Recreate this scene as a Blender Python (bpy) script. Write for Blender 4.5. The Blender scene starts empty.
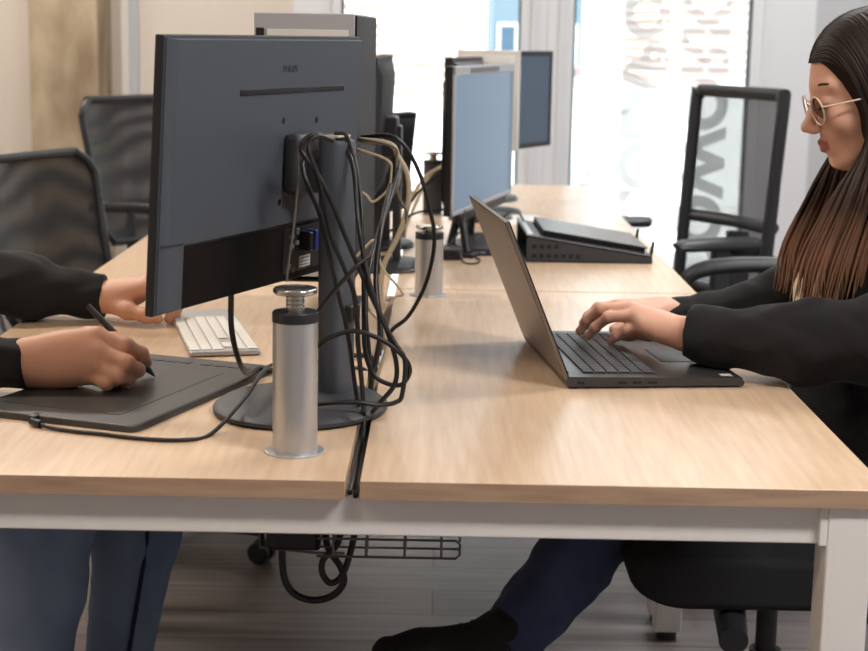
import bpy, bmesh, math, random
import numpy as np
from mathutils import Vector, Matrix

S = bpy.context.scene
COL = S.collection
random.seed(7)
PI = math.pi

# ------------------------------------------------------------------ camera
cam_d = bpy.data.cameras.new('camera')
cam = bpy.data.objects.new('camera', cam_d)
COL.objects.link(cam)
cam.matrix_world = (Matrix.Translation((0, 0, 1.27)) @ Matrix.Rotation(0.002321, 4, 'Z')
                    @ Matrix.Rotation(PI / 2 - 0.181390, 4, 'X') @ Matrix.Rotation(0.018, 4, 'Z'))
cam_d.sensor_width = 36.0
cam_d.lens = 65.945
cam_d.clip_start = 0.05
cam_d.dof.use_dof = True
cam_d.dof.focus_distance = 2.35
cam_d.dof.aperture_fstop = 7.0
S.camera = cam

# ------------------------------------------------------------------ world, sun, exposure
S.view_settings.view_transform = 'Standard'
S.view_settings.look = 'None'
S.view_settings.gamma = 1.0
S.view_settings.use_curve_mapping = False
S.view_settings.exposure = 0.42
W = bpy.data.worlds.new('overcast_sky')
S.world = W
W.use_nodes = True
W.node_tree.nodes['Background'].inputs['Color'].default_value = (0.90, 0.95, 1.0, 1)
W.node_tree.nodes['Background'].inputs['Strength'].default_value = 3.2
sun_d = bpy.data.lights.new('sun', 'SUN')
sun_d.energy = 3.0
sun_d.angle = math.radians(3)
sun_d.color = (1.0, 0.96, 0.9)
sun = bpy.data.objects.new('sun', sun_d)
sun.rotation_euler = (math.radians(38), 0, math.radians(20))
COL.objects.link(sun)
for k, (xa, xb) in enumerate(((-0.44, 0.34), (0.56, 1.33))):
    ld = bpy.data.lights.new('window_portal', 'AREA')
    ld.shape = 'RECTANGLE'
    ld.size = xb - xa
    ld.size_y = 2.5
    ld.cycles.is_portal = True
    lo = bpy.data.objects.new('window_portal', ld)
    lo.location = ((xa + xb) / 2, 7.12, 1.25)
    lo.rotation_euler = (-PI / 2, 0, 0)
    COL.objects.link(lo)
# light of the ceiling panels (the panels themselves are built with the ceiling)
CEIL = [(-1.5, 0.9, 13, (1, 0.80, 0.60)), (1.4, 0.9, 44, (1, 0.97, 0.95)), (-1.5, 3.3, 23, (1, 0.88, 0.75)),
        (1.4, 3.3, 24, (1, 0.98, 0.97)), (-1.7, 5.7, 25, (1, 0.95, 0.89)), (1.5, 5.7, 20, (1, 0.99, 0.98))]
for x, y, e, c in CEIL:
    ld = bpy.data.lights.new('ceiling_panel_light', 'AREA')
    ld.shape = 'RECTANGLE'
    ld.size, ld.size_y = 1.1, 0.28
    ld.energy = e
    ld.color = c
    lo = bpy.data.objects.new('ceiling_panel_light', ld)
    lo.location = (x, y, 2.735)
    COL.objects.link(lo)


# ------------------------------------------------------------------ helpers
def lin(c):
    c = c / 255.0
    return c / 12.92 if c <= 0.04045 else ((c + 0.055) / 1.055) ** 2.4


def rgb(r, g, b):
    return (lin(r), lin(g), lin(b), 1.0)


MATS = {}


def mat(name, col, rough=0.5, metal=0.0, spec=0.5, alpha=None, trans=0.0, sheen=0.0, coat=0.0, sss=0.0):
    m = bpy.data.materials.new(name)
    m.use_nodes = True
    p = m.node_tree.nodes['Principled BSDF']
    p.inputs['Base Color'].default_value = col
    p.inputs['Roughness'].default_value = rough
    p.inputs['Metallic'].default_value = metal
    p.inputs['Specular IOR Level'].default_value = spec
    p.inputs['Transmission Weight'].default_value = trans
    p.inputs['Coat Weight'].default_value = coat
    if sheen:
        p.inputs['Sheen Weight'].default_value = sheen
    if sss:
        p.inputs['Subsurface Weight'].default_value = sss
        p.inputs['Subsurface Radius'].default_value = (0.02, 0.008, 0.005)
        p.inputs['Subsurface Scale'].default_value = 0.3
    MATS[name] = m
    return m


def nt(m):
    return m.node_tree.nodes, m.node_tree.links, m.node_tree.nodes['Principled BSDF']


def noise_color(m, scale, c1, c2, stretch=(1, 1, 1), detail=4, lo=0.35, hi=0.65, bump=0.0, obj=True):
    n, l, p = nt(m)
    tc = n.new('ShaderNodeTexCoord')
    mp = n.new('ShaderNodeMapping')
    mp.inputs['Scale'].default_value = stretch
    nz = n.new('ShaderNodeTexNoise')
    nz.inputs['Scale'].default_value = scale
    nz.inputs['Detail'].default_value = detail
    cr = n.new('ShaderNodeValToRGB')
    cr.color_ramp.elements[0].position = lo
    cr.color_ramp.elements[0].color = c1
    cr.color_ramp.elements[1].position = hi
    cr.color_ramp.elements[1].color = c2
    l.new(tc.outputs['Object'], mp.inputs['Vector'])
    l.new(mp.outputs['Vector'], nz.inputs['Vector'])
    l.new(nz.outputs['Fac'], cr.inputs['Fac'])
    l.new(cr.outputs['Color'], p.inputs['Base Color'])
    if bump:
        b = n.new('ShaderNodeBump')
        b.inputs['Strength'].default_value = bump
        b.inputs['Distance'].default_value = 0.002
        l.new(nz.outputs['Fac'], b.inputs['Height'])
        l.new(b.outputs['Normal'], p.inputs['Normal'])
    return m


def bump_noise(m, scale, strength, dist=0.001, stretch=(1, 1, 1)):
    n, l, p = nt(m)
    tc = n.new('ShaderNodeTexCoord')
    mp = n.new('ShaderNodeMapping')
    mp.inputs['Scale'].default_value = stretch
    nz = n.new('ShaderNodeTexNoise')
    nz.inputs['Scale'].default_value = scale
    nz.inputs['Detail'].default_value = 3
    b = n.new('ShaderNodeBump')
    b.inputs['Strength'].default_value = strength
    b.inputs['Distance'].default_value = dist
    l.new(tc.outputs['Object'], mp.inputs['Vector'])
    l.new(mp.outputs['Vector'], nz.inputs['Vector'])
    l.new(nz.outputs['Fac'], b.inputs['Height'])
    l.new(b.outputs['Normal'], p.inputs['Normal'])
    return m


# surfaces
oak = mat('oak_laminate', rgb(214, 184, 150), 0.30, spec=0.8)
noise_color(oak, 9, rgb(205, 174, 143), rgb(223, 196, 166), (9, 0.7, 9), 6, 0.3, 0.7)
oak_edge = mat('oak_edge_band', rgb(196, 160, 124), 0.45)
noise_color(oak_edge, 8, rgb(166, 136, 112), rgb(192, 162, 136), (1.2, 9, 12), 5, 0.3, 0.7)  # darker than the tops: shade on the front edge is in the colour
white_metal = mat('white_powder_coat', rgb(240, 236, 232), 0.42)
floor_m = mat('dark_floor_planks', rgb(96, 84, 78), 0.38)


def plank_floor(m):
    n, l, p = nt(m)
    tc = n.new('ShaderNodeTexCoord')
    br = n.new('ShaderNodeTexBrick')
    br.inputs['Scale'].default_value = 1.0
    br.inputs['Brick Width'].default_value = 1.3
    br.inputs['Row Height'].default_value = 0.16
    br.inputs['Mortar Size'].default_value = 0.002
    br.inputs['Color1'].default_value = rgb(136, 128, 127)
    br.inputs['Color2'].default_value = rgb(114, 107, 107)
    br.inputs['Mortar'].default_value = rgb(58, 50, 46)
    mp = n.new('ShaderNodeMapping')
    mp.inputs['Scale'].default_value = (0.8, 10, 1)
    nz = n.new('ShaderNodeTexNoise')
    nz.inputs['Scale'].default_value = 4
    nz.inputs['Detail'].default_value = 6
    mx = n.new('ShaderNodeMix')
    mx.data_type = 'RGBA'
    mx.blend_type = 'MULTIPLY'
    mx.inputs[0].default_value = 0.8
    cr = n.new('ShaderNodeValToRGB')
    cr.color_ramp.elements[0].position = 0.3
    cr.color_ramp.elements[0].color = (0.55, 0.54, 0.54, 1)
    cr.color_ramp.elements[1].position = 0.7
    cr.color_ramp.elements[1].color = (1.08, 1.07, 1.07, 1)
    l.new(tc.outputs['Object'], br.inputs['Vector'])
    l.new(tc.outputs['Object'], mp.inputs['Vector'])
    l.new(mp.outputs['Vector'], nz.inputs['Vector'])
    l.new(nz.outputs['Fac'], cr.inputs['Fac'])
    l.new(br.outputs['Color'], mx.inputs[6])
    l.new(cr.outputs['Color'], mx.inputs[7])
    l.new(mx.outputs[2], p.inputs['Base Color'])


plank_floor(floor_m)
wall_warm = mat('beige_wall_paint', rgb(224, 214, 203), 0.9)
bump_noise(wall_warm, 60, 0.05)
wall_grey = mat('grey_wall_paint', rgb(198, 200, 204), 0.9)
ceil_m = mat('white_ceiling_paint', rgb(238, 236, 232), 0.9)
concrete = mat('raw_concrete', rgb(168, 142, 110), 0.9)
noise_color(concrete, 5, rgb(142, 122, 98), rgb(192, 174, 148), (1, 1, 0.6), 8, 0.36, 0.66, bump=0.5)
frame_white = mat('white_window_frame', rgb(232, 234, 238), 0.5)
gasket_m = mat('teal_glass_edge', rgb(70, 118, 116), 0.4)
gasket_dark = mat('dark_gasket', rgb(52, 66, 72), 0.5)

black_pl = mat('black_plastic', rgb(32, 33, 36), 0.42)
black_gloss = mat('glossy_black_plastic', rgb(20, 20, 23), 0.22)
slate_pl = mat('slate_monitor_shell', rgb(76, 82, 90), 0.38)
bump_noise(slate_pl, 500, 0.05, 0.0005)
matte_shell = mat('matte_black_shell', rgb(20, 21, 25), 0.6, spec=0.3)
dark_grey_pl = mat('dark_grey_plastic', rgb(52, 54, 58), 0.5)
grey_pl = mat('grey_plastic', rgb(120, 122, 126), 0.5)
silver = mat('silver_plastic', rgb(188, 190, 194), 0.38, metal=0.2)
alu = mat('brushed_aluminium', rgb(196, 197, 200), 0.36, metal=0.75)
bump_noise(alu, 200, 0.06, 0.0004, (1, 1, 0.05))
steel = mat('polished_steel', rgb(196, 192, 184), 0.2, metal=1.0)
wire_m = mat('grey_steel_wire', rgb(112, 106, 104), 0.4, metal=0.6)
white_pl = mat('white_plastic', rgb(230, 228, 222), 0.4)
key_white = mat('white_keycap', rgb(238, 236, 230), 0.45)
key_dark = mat('dark_grey_keycap', rgb(58, 58, 60), 0.5)
lap_dark = mat('dark_graphite_shell', rgb(62, 61, 62), 0.36, metal=0.3)
lap_lid = mat('taupe_laptop_lid', rgb(118, 106, 96), 0.35, metal=0.35)
screen_m = mat('emissive_blue_screen', rgb(44, 58, 76), 0.3, spec=0.6)
screen_m.node_tree.nodes['Principled BSDF'].inputs['Emission Color'].default_value = rgb(132, 158, 184)
screen_m.node_tree.nodes['Principled BSDF'].inputs['Emission Strength'].default_value = 0.40  # even pale blue set by emission
screen_dim = mat('dim_grey_screen', rgb(44, 58, 76), 0.3, spec=0.6)
screen_dim.node_tree.nodes['Principled BSDF'].inputs['Emission Color'].default_value = rgb(128, 150, 170)
screen_dim.node_tree.nodes['Principled BSDF'].inputs['Emission Strength'].default_value = 0.14
screen_lap = mat('laptop_screen', rgb(24, 27, 34), 0.15)
tablet_m = mat('matte_black_tablet', rgb(62, 61, 60), 0.45)
tablet_face = mat('tablet_drawing_surface', rgb(50, 50, 51), 0.4)
cable_blk = mat('black_cable_rubber', rgb(26, 26, 27), 0.4)
cable_grey = mat('grey_cable_rubber', rgb(108, 102, 94), 0.45)
cable_beige = mat('beige_cable_rubber', rgb(186, 172, 148), 0.5)
label_white = mat('white_sticker', rgb(206, 206, 206), 0.5)
label_grey = mat('faint_embossed_mark', rgb(34, 37, 41), 0.5)
vga_blue = mat('blue_plug', rgb(44, 52, 130), 0.45)
paper_m = mat('white_paper', rgb(240, 240, 238), 0.8)
foam_black = mat('black_seat_fabric', rgb(22, 22, 24), 0.9)
bump_noise(foam_black, 260, 0.3, 0.001)
chair_pl = mat('chair_black_plastic', rgb(38, 40, 44), 0.42)
chrome_m = mat('chrome_tube', rgb(170, 180, 190), 0.15, metal=1.0)

skin_m = mat('skin_warm', rgb(212, 160, 134), 0.5, sss=0.25)
skin_f = mat('skin_light', rgb(220, 170, 147), 0.48, sss=0.25)
lip_m = mat('lips', rgb(168, 92, 84), 0.4)
brow_m = mat('eyebrow_hair', rgb(56, 38, 30), 0.7)
nail_m = mat('fingernail', rgb(206, 140, 124), 0.3)
eye_white = mat('eyeball', rgb(220, 214, 208), 0.2)
black_cloth = mat('black_wool', rgb(17, 17, 19), 0.95, sheen=0.05)
bump_noise(black_cloth, 320, 0.35, 0.001)
hoodie_cloth = mat('black_jersey', rgb(20, 20, 22), 0.92, sheen=0.05)
bump_noise(hoodie_cloth, 300, 0.3, 0.001)
cream_cloth = mat('cream_knit', rgb(222, 206, 178), 0.9)
denim_mid = mat('mid_blue_denim', rgb(86, 102, 130), 0.9)
noise_color(denim_mid, 7, rgb(92, 108, 138), rgb(128, 144, 170), (1, 1, 0.5), 4, 0.3, 0.7)
denim_dark = mat('dark_blue_denim', rgb(40, 48, 74), 0.9)
noise_color(denim_dark, 8, rgb(40, 48, 78), rgb(62, 74, 106), (1, 1, 1), 4, 0.3, 0.7)
seam_m = mat('denim_seam', rgb(30, 38, 62), 0.9)
shoe_m = mat('black_suede', rgb(24, 23, 24), 0.9)
shoe_sole = mat('black_rubber_sole', rgb(16, 16, 17), 0.7)
lens_frame_m = mat('clear_beige_acetate', rgb(226, 200, 182), 0.15, spec=0.6)


def glass_material(name, tint, refl=0.10):
    m = bpy.data.materials.new(name)
    m.use_nodes = True
    n, l = m.node_tree.nodes, m.node_tree.links
    n.clear()
    out = n.new('ShaderNodeOutputMaterial')
    mx = n.new('ShaderNodeMixShader')
    tr = n.new('ShaderNodeBsdfTransparent')
    tr.inputs['Color'].default_value = tint
    gl = n.new('ShaderNodeBsdfGlossy')
    gl.inputs['Roughness'].default_value = 0.02
    fr = n.new('ShaderNodeFresnel')
    fr.inputs['IOR'].default_value = 1.3
    l.new(fr.outputs['Fac'], mx.inputs['Fac'])
    l.new(tr.outputs['BSDF'], mx.inputs[1])
    l.new(gl.outputs['BSDF'], mx.inputs[2])
    l.new(mx.outputs['Shader'], out.inputs['Surface'])
    return m


glass_m = glass_material('window_glass', (0.94, 0.97, 0.97, 1))
lens_m = glass_material('spectacle_lens', (0.95, 0.95, 0.95, 1))


def veil_material(name, col, alpha, rough=0.6):
    """thin translucent film: part see-through, part matte"""
    m = bpy.data.materials.new(name)
    m.use_nodes = True
    n, l = m.node_tree.nodes, m.node_tree.links
    n.clear()
    out = n.new('ShaderNodeOutputMaterial')
    mx = n.new('ShaderNodeMixShader')
    mx.inputs['Fac'].default_value = alpha
    tr = n.new('ShaderNodeBsdfTransparent')
    df = n.new('ShaderNodeBsdfPrincipled')
    df.inputs['Base Color'].default_value = col
    df.inputs['Roughness'].default_value = rough
    l.new(tr.outputs['BSDF'], mx.inputs[1])
    l.new(df.outputs['BSDF'], mx.inputs[2])
    l.new(mx.outputs['Shader'], out.inputs['Surface'])
    return m, n, l, mx


vinyl_m = veil_material('frosted_vinyl', rgb(200, 203, 206), 0.44)[0]
vinyl_small = veil_material('frosted_vinyl_small', rgb(200, 203, 206), 0.45)[0]


def mesh_fabric(name, col, lo, hi, scale):
    m, n, l, mx = veil_material(name, col, 0.8, 0.5)
    tc = n.new('ShaderNodeTexCoord')
    wv = n.new('ShaderNodeTexWave')
    wv.wave_type = 'RINGS'
    wv.inputs['Scale'].default_value = scale
    wv.inputs['Distortion'].default_value = 9.0
    wv.inputs['Detail'].default_value = 1.0
    wv.inputs['Detail Scale'].default_value = 0.7
    mr = n.new('ShaderNodeMapRange')
    mr.inputs['To Min'].default_value = lo
    mr.inputs['To Max'].default_value = hi
    l.new(tc.outputs['Object'], wv.inputs['Vector'])
    l.new(wv.outputs['Fac'], mr.inputs['Value'])
    l.new(mr.outputs['Result'], mx.inputs['Fac'])
    return m


net_dark = mesh_fabric('double_black_netting', rgb(28, 28, 30), 0.86, 0.985, 4.2)
net_clear = veil_material('fine_grey_netting', rgb(52, 57, 64), 0.76)[0]


# ---- mesh building
def box(bm, c, s, bev=0.0, M=None, seg=2):
    T = Matrix.Translation(c) @ Matrix.Diagonal((s[0], s[1], s[2], 1))
    if M is not None:
        T = M @ T
    r = bmesh.ops.create_cube(bm, size=1.0, matrix=T)
    if bev > 0:
        es = set()
        for v in r['verts']:
            es.update(v.link_edges)
        bmesh.ops.bevel(bm, geom=list(es), offset=bev, segments=seg, profile=0.5, affect='EDGES')
    return bm


def B():
    return bmesh.new()


def frame_to(p0, p1):
    p0, p1 = Vector(p0), Vector(p1)
    d = p1 - p0
    q = Vector((0, 0, 1)).rotation_difference(d.normalized())
    return Matrix.Translation((p0 + p1) / 2) @ q.to_matrix().to_4x4(), d.length


def cyl(bm, p0, p1, r0, r1=None, seg=24):
    M, L = frame_to(p0, p1)
    bmesh.ops.create_cone(bm, cap_ends=True, segments=seg, radius1=r0, radius2=r0 if r1 is None else r1, depth=L, matrix=M)
    return bm


def lathe(bm, prof, seg=40, M=None):
    M = M or Matrix.Identity(4)
    rings = []
    for r, z in prof:
        if r < 1e-6:
            rings.append([bm.verts.new(M @ Vector((0, 0, z)))])
        else:
            rings.append([bm.verts.new(M @ Vector((r * math.cos(2 * PI * i / seg), r * math.sin(2 * PI * i / seg), z))) for i in range(seg)])
    for a, b in zip(rings, rings[1:]):
        for i in range(seg):
            j = (i + 1) % seg
            if len(a) == 1 and len(b) == 1:
                continue
            if len(a) == 1:
                bm.faces.new((a[0], b[j], b[i]))
            elif len(b) == 1:
                bm.faces.new((a[i], a[j], b[0]))
            else:
                bm.faces.new((a[i], a[j], b[j], b[i]))
    return bm


def smooth_pts(pts, n=6):
    """Catmull-Rom through the points"""
    P = [Vector(p) for p in pts]
    if len(P) < 3:
        return P
    out = []
    for i in range(len(P) - 1):
        p0 = P[i - 1] if i > 0 else P[0] * 2 - P[1]
        p1, p2 = P[i], P[i + 1]
        p3 = P[i + 2] if i + 2 < len(P) else P[-1] * 2 - P[-2]
        for k in range(n):
            t = k / n
            out.append(0.5 * ((2 * p1) + (p2 - p0) * t + (2 * p0 - 5 * p1 + 4 * p2 - p3) * t * t + (3 * p1 - p0 - 3 * p2 + p3) * t ** 3))
    out.append(P[-1])
    return out


def tube(bm, pts, r, seg=8, n=6, closed=False, flat=1.0):
    if closed:
        k = len(pts)
        P = smooth_pts([pts[-1]] + list(pts) + [pts[0], pts[1]], n)[n:n + k * n]
    else:
        P = smooth_pts(pts, n) if n > 1 else [Vector(p) for p in pts]
    N = len(P)
    rr = (lambda t: r) if not isinstance(r, (list, tuple)) else (lambda t: float(np.interp(t, np.linspace(0, 1, len(r)), r)))
    up = None
    rings = []
    for i in range(N):
        if closed:
            d = (P[(i + 1) % N] - P[i - 1]).normalized()
        else:
            d = (P[min(i + 1, N - 1)] - P[max(i - 1, 0)])
            d = d.normalized() if d.length > 1e-9 else Vector((0, 0, 1))
        if up is None:
            up = d.orthogonal().normalized()
        else:
            up = (up - d * up.dot(d))
            up = up.normalized() if up.length > 1e-6 else d.orthogonal().normalized()
        sd = d.cross(up)
        R = rr(i / max(N - 1, 1))
        rings.append([bm.verts.new(P[i] + up * (math.cos(2 * PI * k / seg) * R) + sd * (math.sin(2 * PI * k / seg) * R * flat)) for k in range(seg)])
    pairs = list(zip(rings, rings[1:]))
    if closed:
        pairs.append((rings[-1], rings[0]))
    for a, b in pairs:
        for k in range(seg):
            j = (k + 1) % seg
            bm.faces.new((a[k], a[j], b[j], b[k]))
    if not closed:
        bm.faces.new(rings[0][::-1])
        bm.faces.new(rings[-1])
    return bm


def prism(bm, poly, M, d0, d1, inset1=0.0):
    """polygon in local XZ, extruded along local Y from d0 to d1; the far outline may be inset"""
    n = len(poly)
    P = [Vector((p[0], p[1])) for p in poly]
    area = sum(P[i].x * P[(i + 1) % n].y - P[(i + 1) % n].x * P[i].y for i in range(n))
    sgn = 1 if area > 0 else -1
    Q = []
    for i in range(n):
        a, b, c = P[i - 1], P[i], P[(i + 1) % n]
        e1, e2 = (b - a).normalized(), (c - b).normalized()
        n1, n2 = Vector((-e1.y, e1.x)) * sgn, Vector((-e2.y, e2.x)) * sgn
        m = n1 + n2
        m = m / max(m.length_squared / 2.0, 0.3)
        Q.append(b + m * inset1)
    A = [bm.verts.new(M @ Vector((p.x, d0, p.y))) for p in P]
    C_ = [bm.verts.new(M @ Vector((p.x, d1, p.y))) for p in Q]
    bm.faces.new(A)
    bm.faces.new(C_[::-1])
    for i in range(n):
        j = (i + 1) % n
        bm.faces.new((A[i], C_[i], C_[j], A[j]))
    bmesh.ops.recalc_face_normals(bm, faces=bm.faces[:])
    return bm


def hexa(bm, A, C_):
    """solid between two quads given as four points each"""
    a = [bm.verts.new(Vector(p)) for p in A]
    c = [bm.verts.new(Vector(p)) for p in C_]
    bm.faces.new(a)
    bm.faces.new(c[::-1])
    for i in range(4):
        j = (i + 1) % 4
        bm.faces.new((a[i], c[i], c[j], a[j]))
    return bm


def rrect(w, h, r, seg=6, cx=0.0, cy=0.0):
    pts = []
    for sx, sy, a0 in ((1, 1, 0), (-1, 1, PI / 2), (-1, -1, PI), (1, -1, 1.5 * PI)):
        for k in range(seg + 1):
            a = a0 + k * PI / 2 / seg
            pts.append((cx + sx * (w / 2 - r) + r * math.cos(a), cy + sy * (h / 2 - r) + r * math.sin(a)))
    return pts


def obj(name, bm, m, parent=None, loc=None, smooth=50):
    me = bpy.data.meshes.new(name)
    if isinstance(bm, bmesh.types.BMesh):
        bmesh.ops.recalc_face_normals(bm, faces=bm.faces[:])
        bm.to_mesh(me)
        bm.free()
    else:
        me = bm
        me.name = name
    if smooth:
        me.polygons.foreach_set('use_smooth', [True] * len(me.polygons))
        try:
            me.set_sharp_from_angle(angle=math.radians(smooth))
        except Exception:
            pass
    if m is not None:
        for mm in (m if isinstance(m, (list, tuple)) else [m]):
            me.materials.append(mm)
    o = bpy.data.objects.new(name, me)
    COL.objects.link(o)
    if 0 < smooth <= 60:
        wn = o.modifiers.new('even_normals', 'WEIGHTED_NORMAL')
        wn.keep_sharp = True
    if parent is not None:
        o.parent = parent
    if loc is not None:
        o.location = loc
    return o


def tag(o, label, cat, group=None):
    o['label'] = label
    o['category'] = cat
    if group:
        o['group'] = group
    return o


def thing(name, label, cat, loc=(0, 0, 0), rz=0.0, group=None):
    o = bpy.data.objects.new(name, None)
    o.empty_display_size = 0.05
    COL.objects.link(o)
    o.location = loc
    o.rotation_euler = (0, 0, rz)
    return tag(o, label, cat, group)


def struct(name, bm, m, parent=None):
    o = obj(name, bm, m, parent)
    if parent is None:
        o['kind'] = 'structure'
    return o


def copy_thing(root, loc, rz, label, group=None):
    r = root.copy()
    COL.objects.link(r)
    r.location = loc
    r.rotation_euler = (0, 0, rz)
    r['label'] = label
    if group:
        r['group'] = group
    for ch in list(root.children):
        c = ch.copy()
        COL.objects.link(c)
        c.parent = r
        for g in ch.children:
            d = g.copy()
            COL.objects.link(d)
            d.parent = c
    return r


def text_mesh(txt, size, depth=0.0004, bold=0.0):
    cu = bpy.data.curves.new('lettering', 'FONT')
    cu.body = txt
    cu.size = size
    cu.extrude = depth
    cu.offset = bold
    cu.align_x = 'LEFT'
    to = bpy.data.objects.new('lettering', cu)
    COL.objects.link(to)
    dg = bpy.context.evaluated_depsgraph_get()
    dg.update()
    me = bpy.data.meshes.new_from_object(to.evaluated_get(dg))
    bpy.data.objects.remove(to)
    bpy.data.curves.remove(cu)
    me.materials.clear()
    return me


# ---- signed distance modelling for bodies and clothes: smooth unions, then surface nets
class SDF:
    def __init__(s, lo, hi, h):
        s.lo = np.array(lo, np.float32)
        s.h = h
        s.n = np.ceil((np.array(hi) - s.lo) / h).astype(int) + 1
        s.d = np.full(s.n, 9.0, np.float32)
        s.id = np.zeros(s.n, np.int8)

    def _sub(s, lo, hi, pad):
        a = np.clip(np.floor((np.array(lo) - pad - s.lo) / s.h).astype(int), 0, s.n)
        b = np.clip(np.ceil((np.array(hi) + pad - s.lo) / s.h).astype(int) + 1, 0, s.n)
        if np.any(b <= a):
            return None
        sl = tuple(slice(a[i], b[i]) for i in range(3))
        ax = [(s.lo[i] + np.arange(a[i], b[i]) * s.h).astype(np.float32) for i in range(3)]
        return sl, ax

    def _put(s, sl, e, k, m):
        d = s.d[sl]
        if k > 0:
            hh = np.maximum(k - np.abs(d - e), 0) / k
            nd = np.minimum(d, e) - hh * hh * k * 0.25
        else:
            nd = np.minimum(d, e)
        ids = s.id[sl]
        ids[e < d] = m
        s.d[sl] = nd

    def cap(s, a, b, ra, rb=None, k=0.01, m=0):
        rb = ra if rb is None else rb
        a, b = np.array(a, np.float32), np.array(b, np.float32)
        R = max(ra, rb)
        q = s._sub(np.minimum(a, b) - R, np.maximum(a, b) + R, k + 5 * s.h)
        if q is None:
            return s
        sl, (X, Y, Z) = q
        X, Y, Z = X[:, None, None] - a[0], Y[None, :, None] - a[1], Z[None, None, :] - a[2]
        ba = b - a
        L2 = float(ba @ ba) + 1e-12
        t = np.clip((X * ba[0] + Y * ba[1] + Z * ba[2]) / L2, 0, 1)
        e = np.sqrt((X - t * ba[0]) ** 2 + (Y - t * ba[1]) ** 2 + (Z - t * ba[2]) ** 2) - (ra + (rb - ra) * t)
        s._put(sl, e.astype(np.float32), k, m)
        return s

    def chain(s, pts, rs, k=0.01, m=0):
        for i in range(len(pts) - 1):
            s.cap(pts[i], pts[i + 1], rs[i], rs[i + 1], k, m)
        return s

    def _ell(s, c, r, R, pad):
        c = np.array(c, np.float32)
        r = np.array(r, np.float32)
        R = np.eye(3, dtype=np.float32) if R is None else np.array(R, np.float32)
        ext = np.sqrt(((R * r) ** 2).sum(1))
        q = s._sub(c - ext, c + ext, pad)
        if q is None:
            return None
        sl, (X, Y, Z) = q
        X, Y, Z = X[:, None, None] - c[0], Y[None, :, None] - c[1], Z[None, None, :] - c[2]
        L = [X * R[0, i] + Y * R[1, i] + Z * R[2, i] for i in range(3)]
        k0 = np.sqrt(sum((L[i] / r[i]) ** 2 for i in range(3)))
        k1 = np.sqrt(sum((L[i] / r[i] ** 2) ** 2 for i in range(3))) + 1e-9
        return sl, (k0 * (k0 - 1) / k1).astype(np.float32)

    def ell(s, c, r, R=None, k=0.01, m=0):
        q = s._ell(c, r, R, k + 5 * s.h)
        if q:
            s._put(q[0], q[1], k, m)
        return s

    def cut_ell(s, c, r, R=None):
        q = s._ell(c, r, R, 3 * s.h)
        if q:
            s.d[q[0]] = np.maximum(s.d[q[0]], -q[1])
        return s

    def plane(s, p, nrm, box_=None):
        """remove everything on the side the normal points to, inside an optional box"""
        q = s._sub(box_[0], box_[1], 0) if box_ else s._sub(s.lo, s.lo + s.n * s.h, 0)
        sl, (X, Y, Z) = q
        nn = np.array(nrm, np.float32)
        nn /= np.linalg.norm(nn)
        e = (X[:, None, None] - p[0]) * nn[0] + (Y[None, :, None] - p[1]) * nn[1] + (Z[None, None, :] - p[2]) * nn[2]
        s.d[sl] = np.maximum(s.d[sl], e.astype(np.float32))
        return s

    def mesh(s, wrinkle=None):
        d = s.d
        neg = d < 0
        c = np.zeros(tuple(s.n - 1), np.int8)
        for i in (0, 1):
            for j in (0, 1):
                for k in (0, 1):
                    c += neg[i:s.n[0] - 1 + i, j:s.n[1] - 1 + j, k:s.n[2] - 1 + k]
        mixed = (c > 0) & (c < 8)
        cells = np.argwhere(mixed)
        idx = np.full(mixed.shape, -1, np.int32)
        idx[mixed] = np.arange(len(cells))
        acc = np.zeros((len(cells), 3))
        cnt = np.zeros(len(cells))
        cor = [(i, j, k) for i in (0, 1) for j in (0, 1) for k in (0, 1)]
        val = {q: d[cells[:, 0] + q[0], cells[:, 1] + q[1], cells[:, 2] + q[2]] for q in cor}
        for q in cor:
            for ax in range(3):
                if q[ax] == 0:
                    q2 = list(q)
                    q2[ax] = 1
                    v0, v1 = val[q], val[tuple(q2)]
                    mk = (v0 < 0) != (v1 < 0)
                    t = np.where(mk, v0 / np.where(mk, v0 - v1, 1), 0)
                    p = np.array(q, float)[None, :].repeat(len(cells), 0)
                    p[:, ax] += t
                    acc[mk] += p[mk]
                    cnt += mk
        V = (cells + acc / np.maximum(cnt, 1)[:, None]) * s.h + s.lo
        vid = s.id[cells[:, 0], cells[:, 1], cells[:, 2]]
        F = []
        for ax in range(3):
            sa = [slice(1, -1)] * 3
            sa[ax] = slice(0, -1)
            sb = list(sa)
            sb[ax] = slice(1, None)
            A, Bn = neg[tuple(sa)], neg[tuple(sb)]
            for flip in (0, 1):
                e = np.argwhere(A & ~Bn if flip == 0 else ~A & Bn)
                if len(e) == 0:
                    continue
                o = [1, 1, 1]
                o[ax] = 0
                e = e + np.array(o)
                u, w = (ax + 1) % 3, (ax + 2) % 3
                eu, ew = np.zeros(3, int), np.zeros(3, int)
                eu[u] = 1
                ew[w] = 1
                qd = [e - eu - ew, e - ew, e, e - eu]
                qi = np.stack([idx[x[:, 0], x[:, 1], x[:, 2]] for x in qd], 1)
                F.append(qi if flip == 0 else qi[:, ::-1])
        F = np.concatenate(F)
        F = F[(F >= 0).all(1)]
        if wrinkle is not None:
            V = V + wrinkle(V)
        me = bpy.data.meshes.new('body')
        me.vertices.add(len(V))
        me.vertices.foreach_set('co', V.astype(np.float32).ravel())
        me.loops.add(F.size)
        me.loops.foreach_set('vertex_index', F.astype(np.int32).ravel())
        me.polygons.add(len(F))
        me.polygons.foreach_set('loop_start', np.arange(0, F.size, 4, dtype=np.int32))
        me.update(calc_edges=True)
        me.polygons.foreach_set('material_index', vid[F[:, 0]].astype(np.int32))
        me.validate()
        return me


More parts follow.
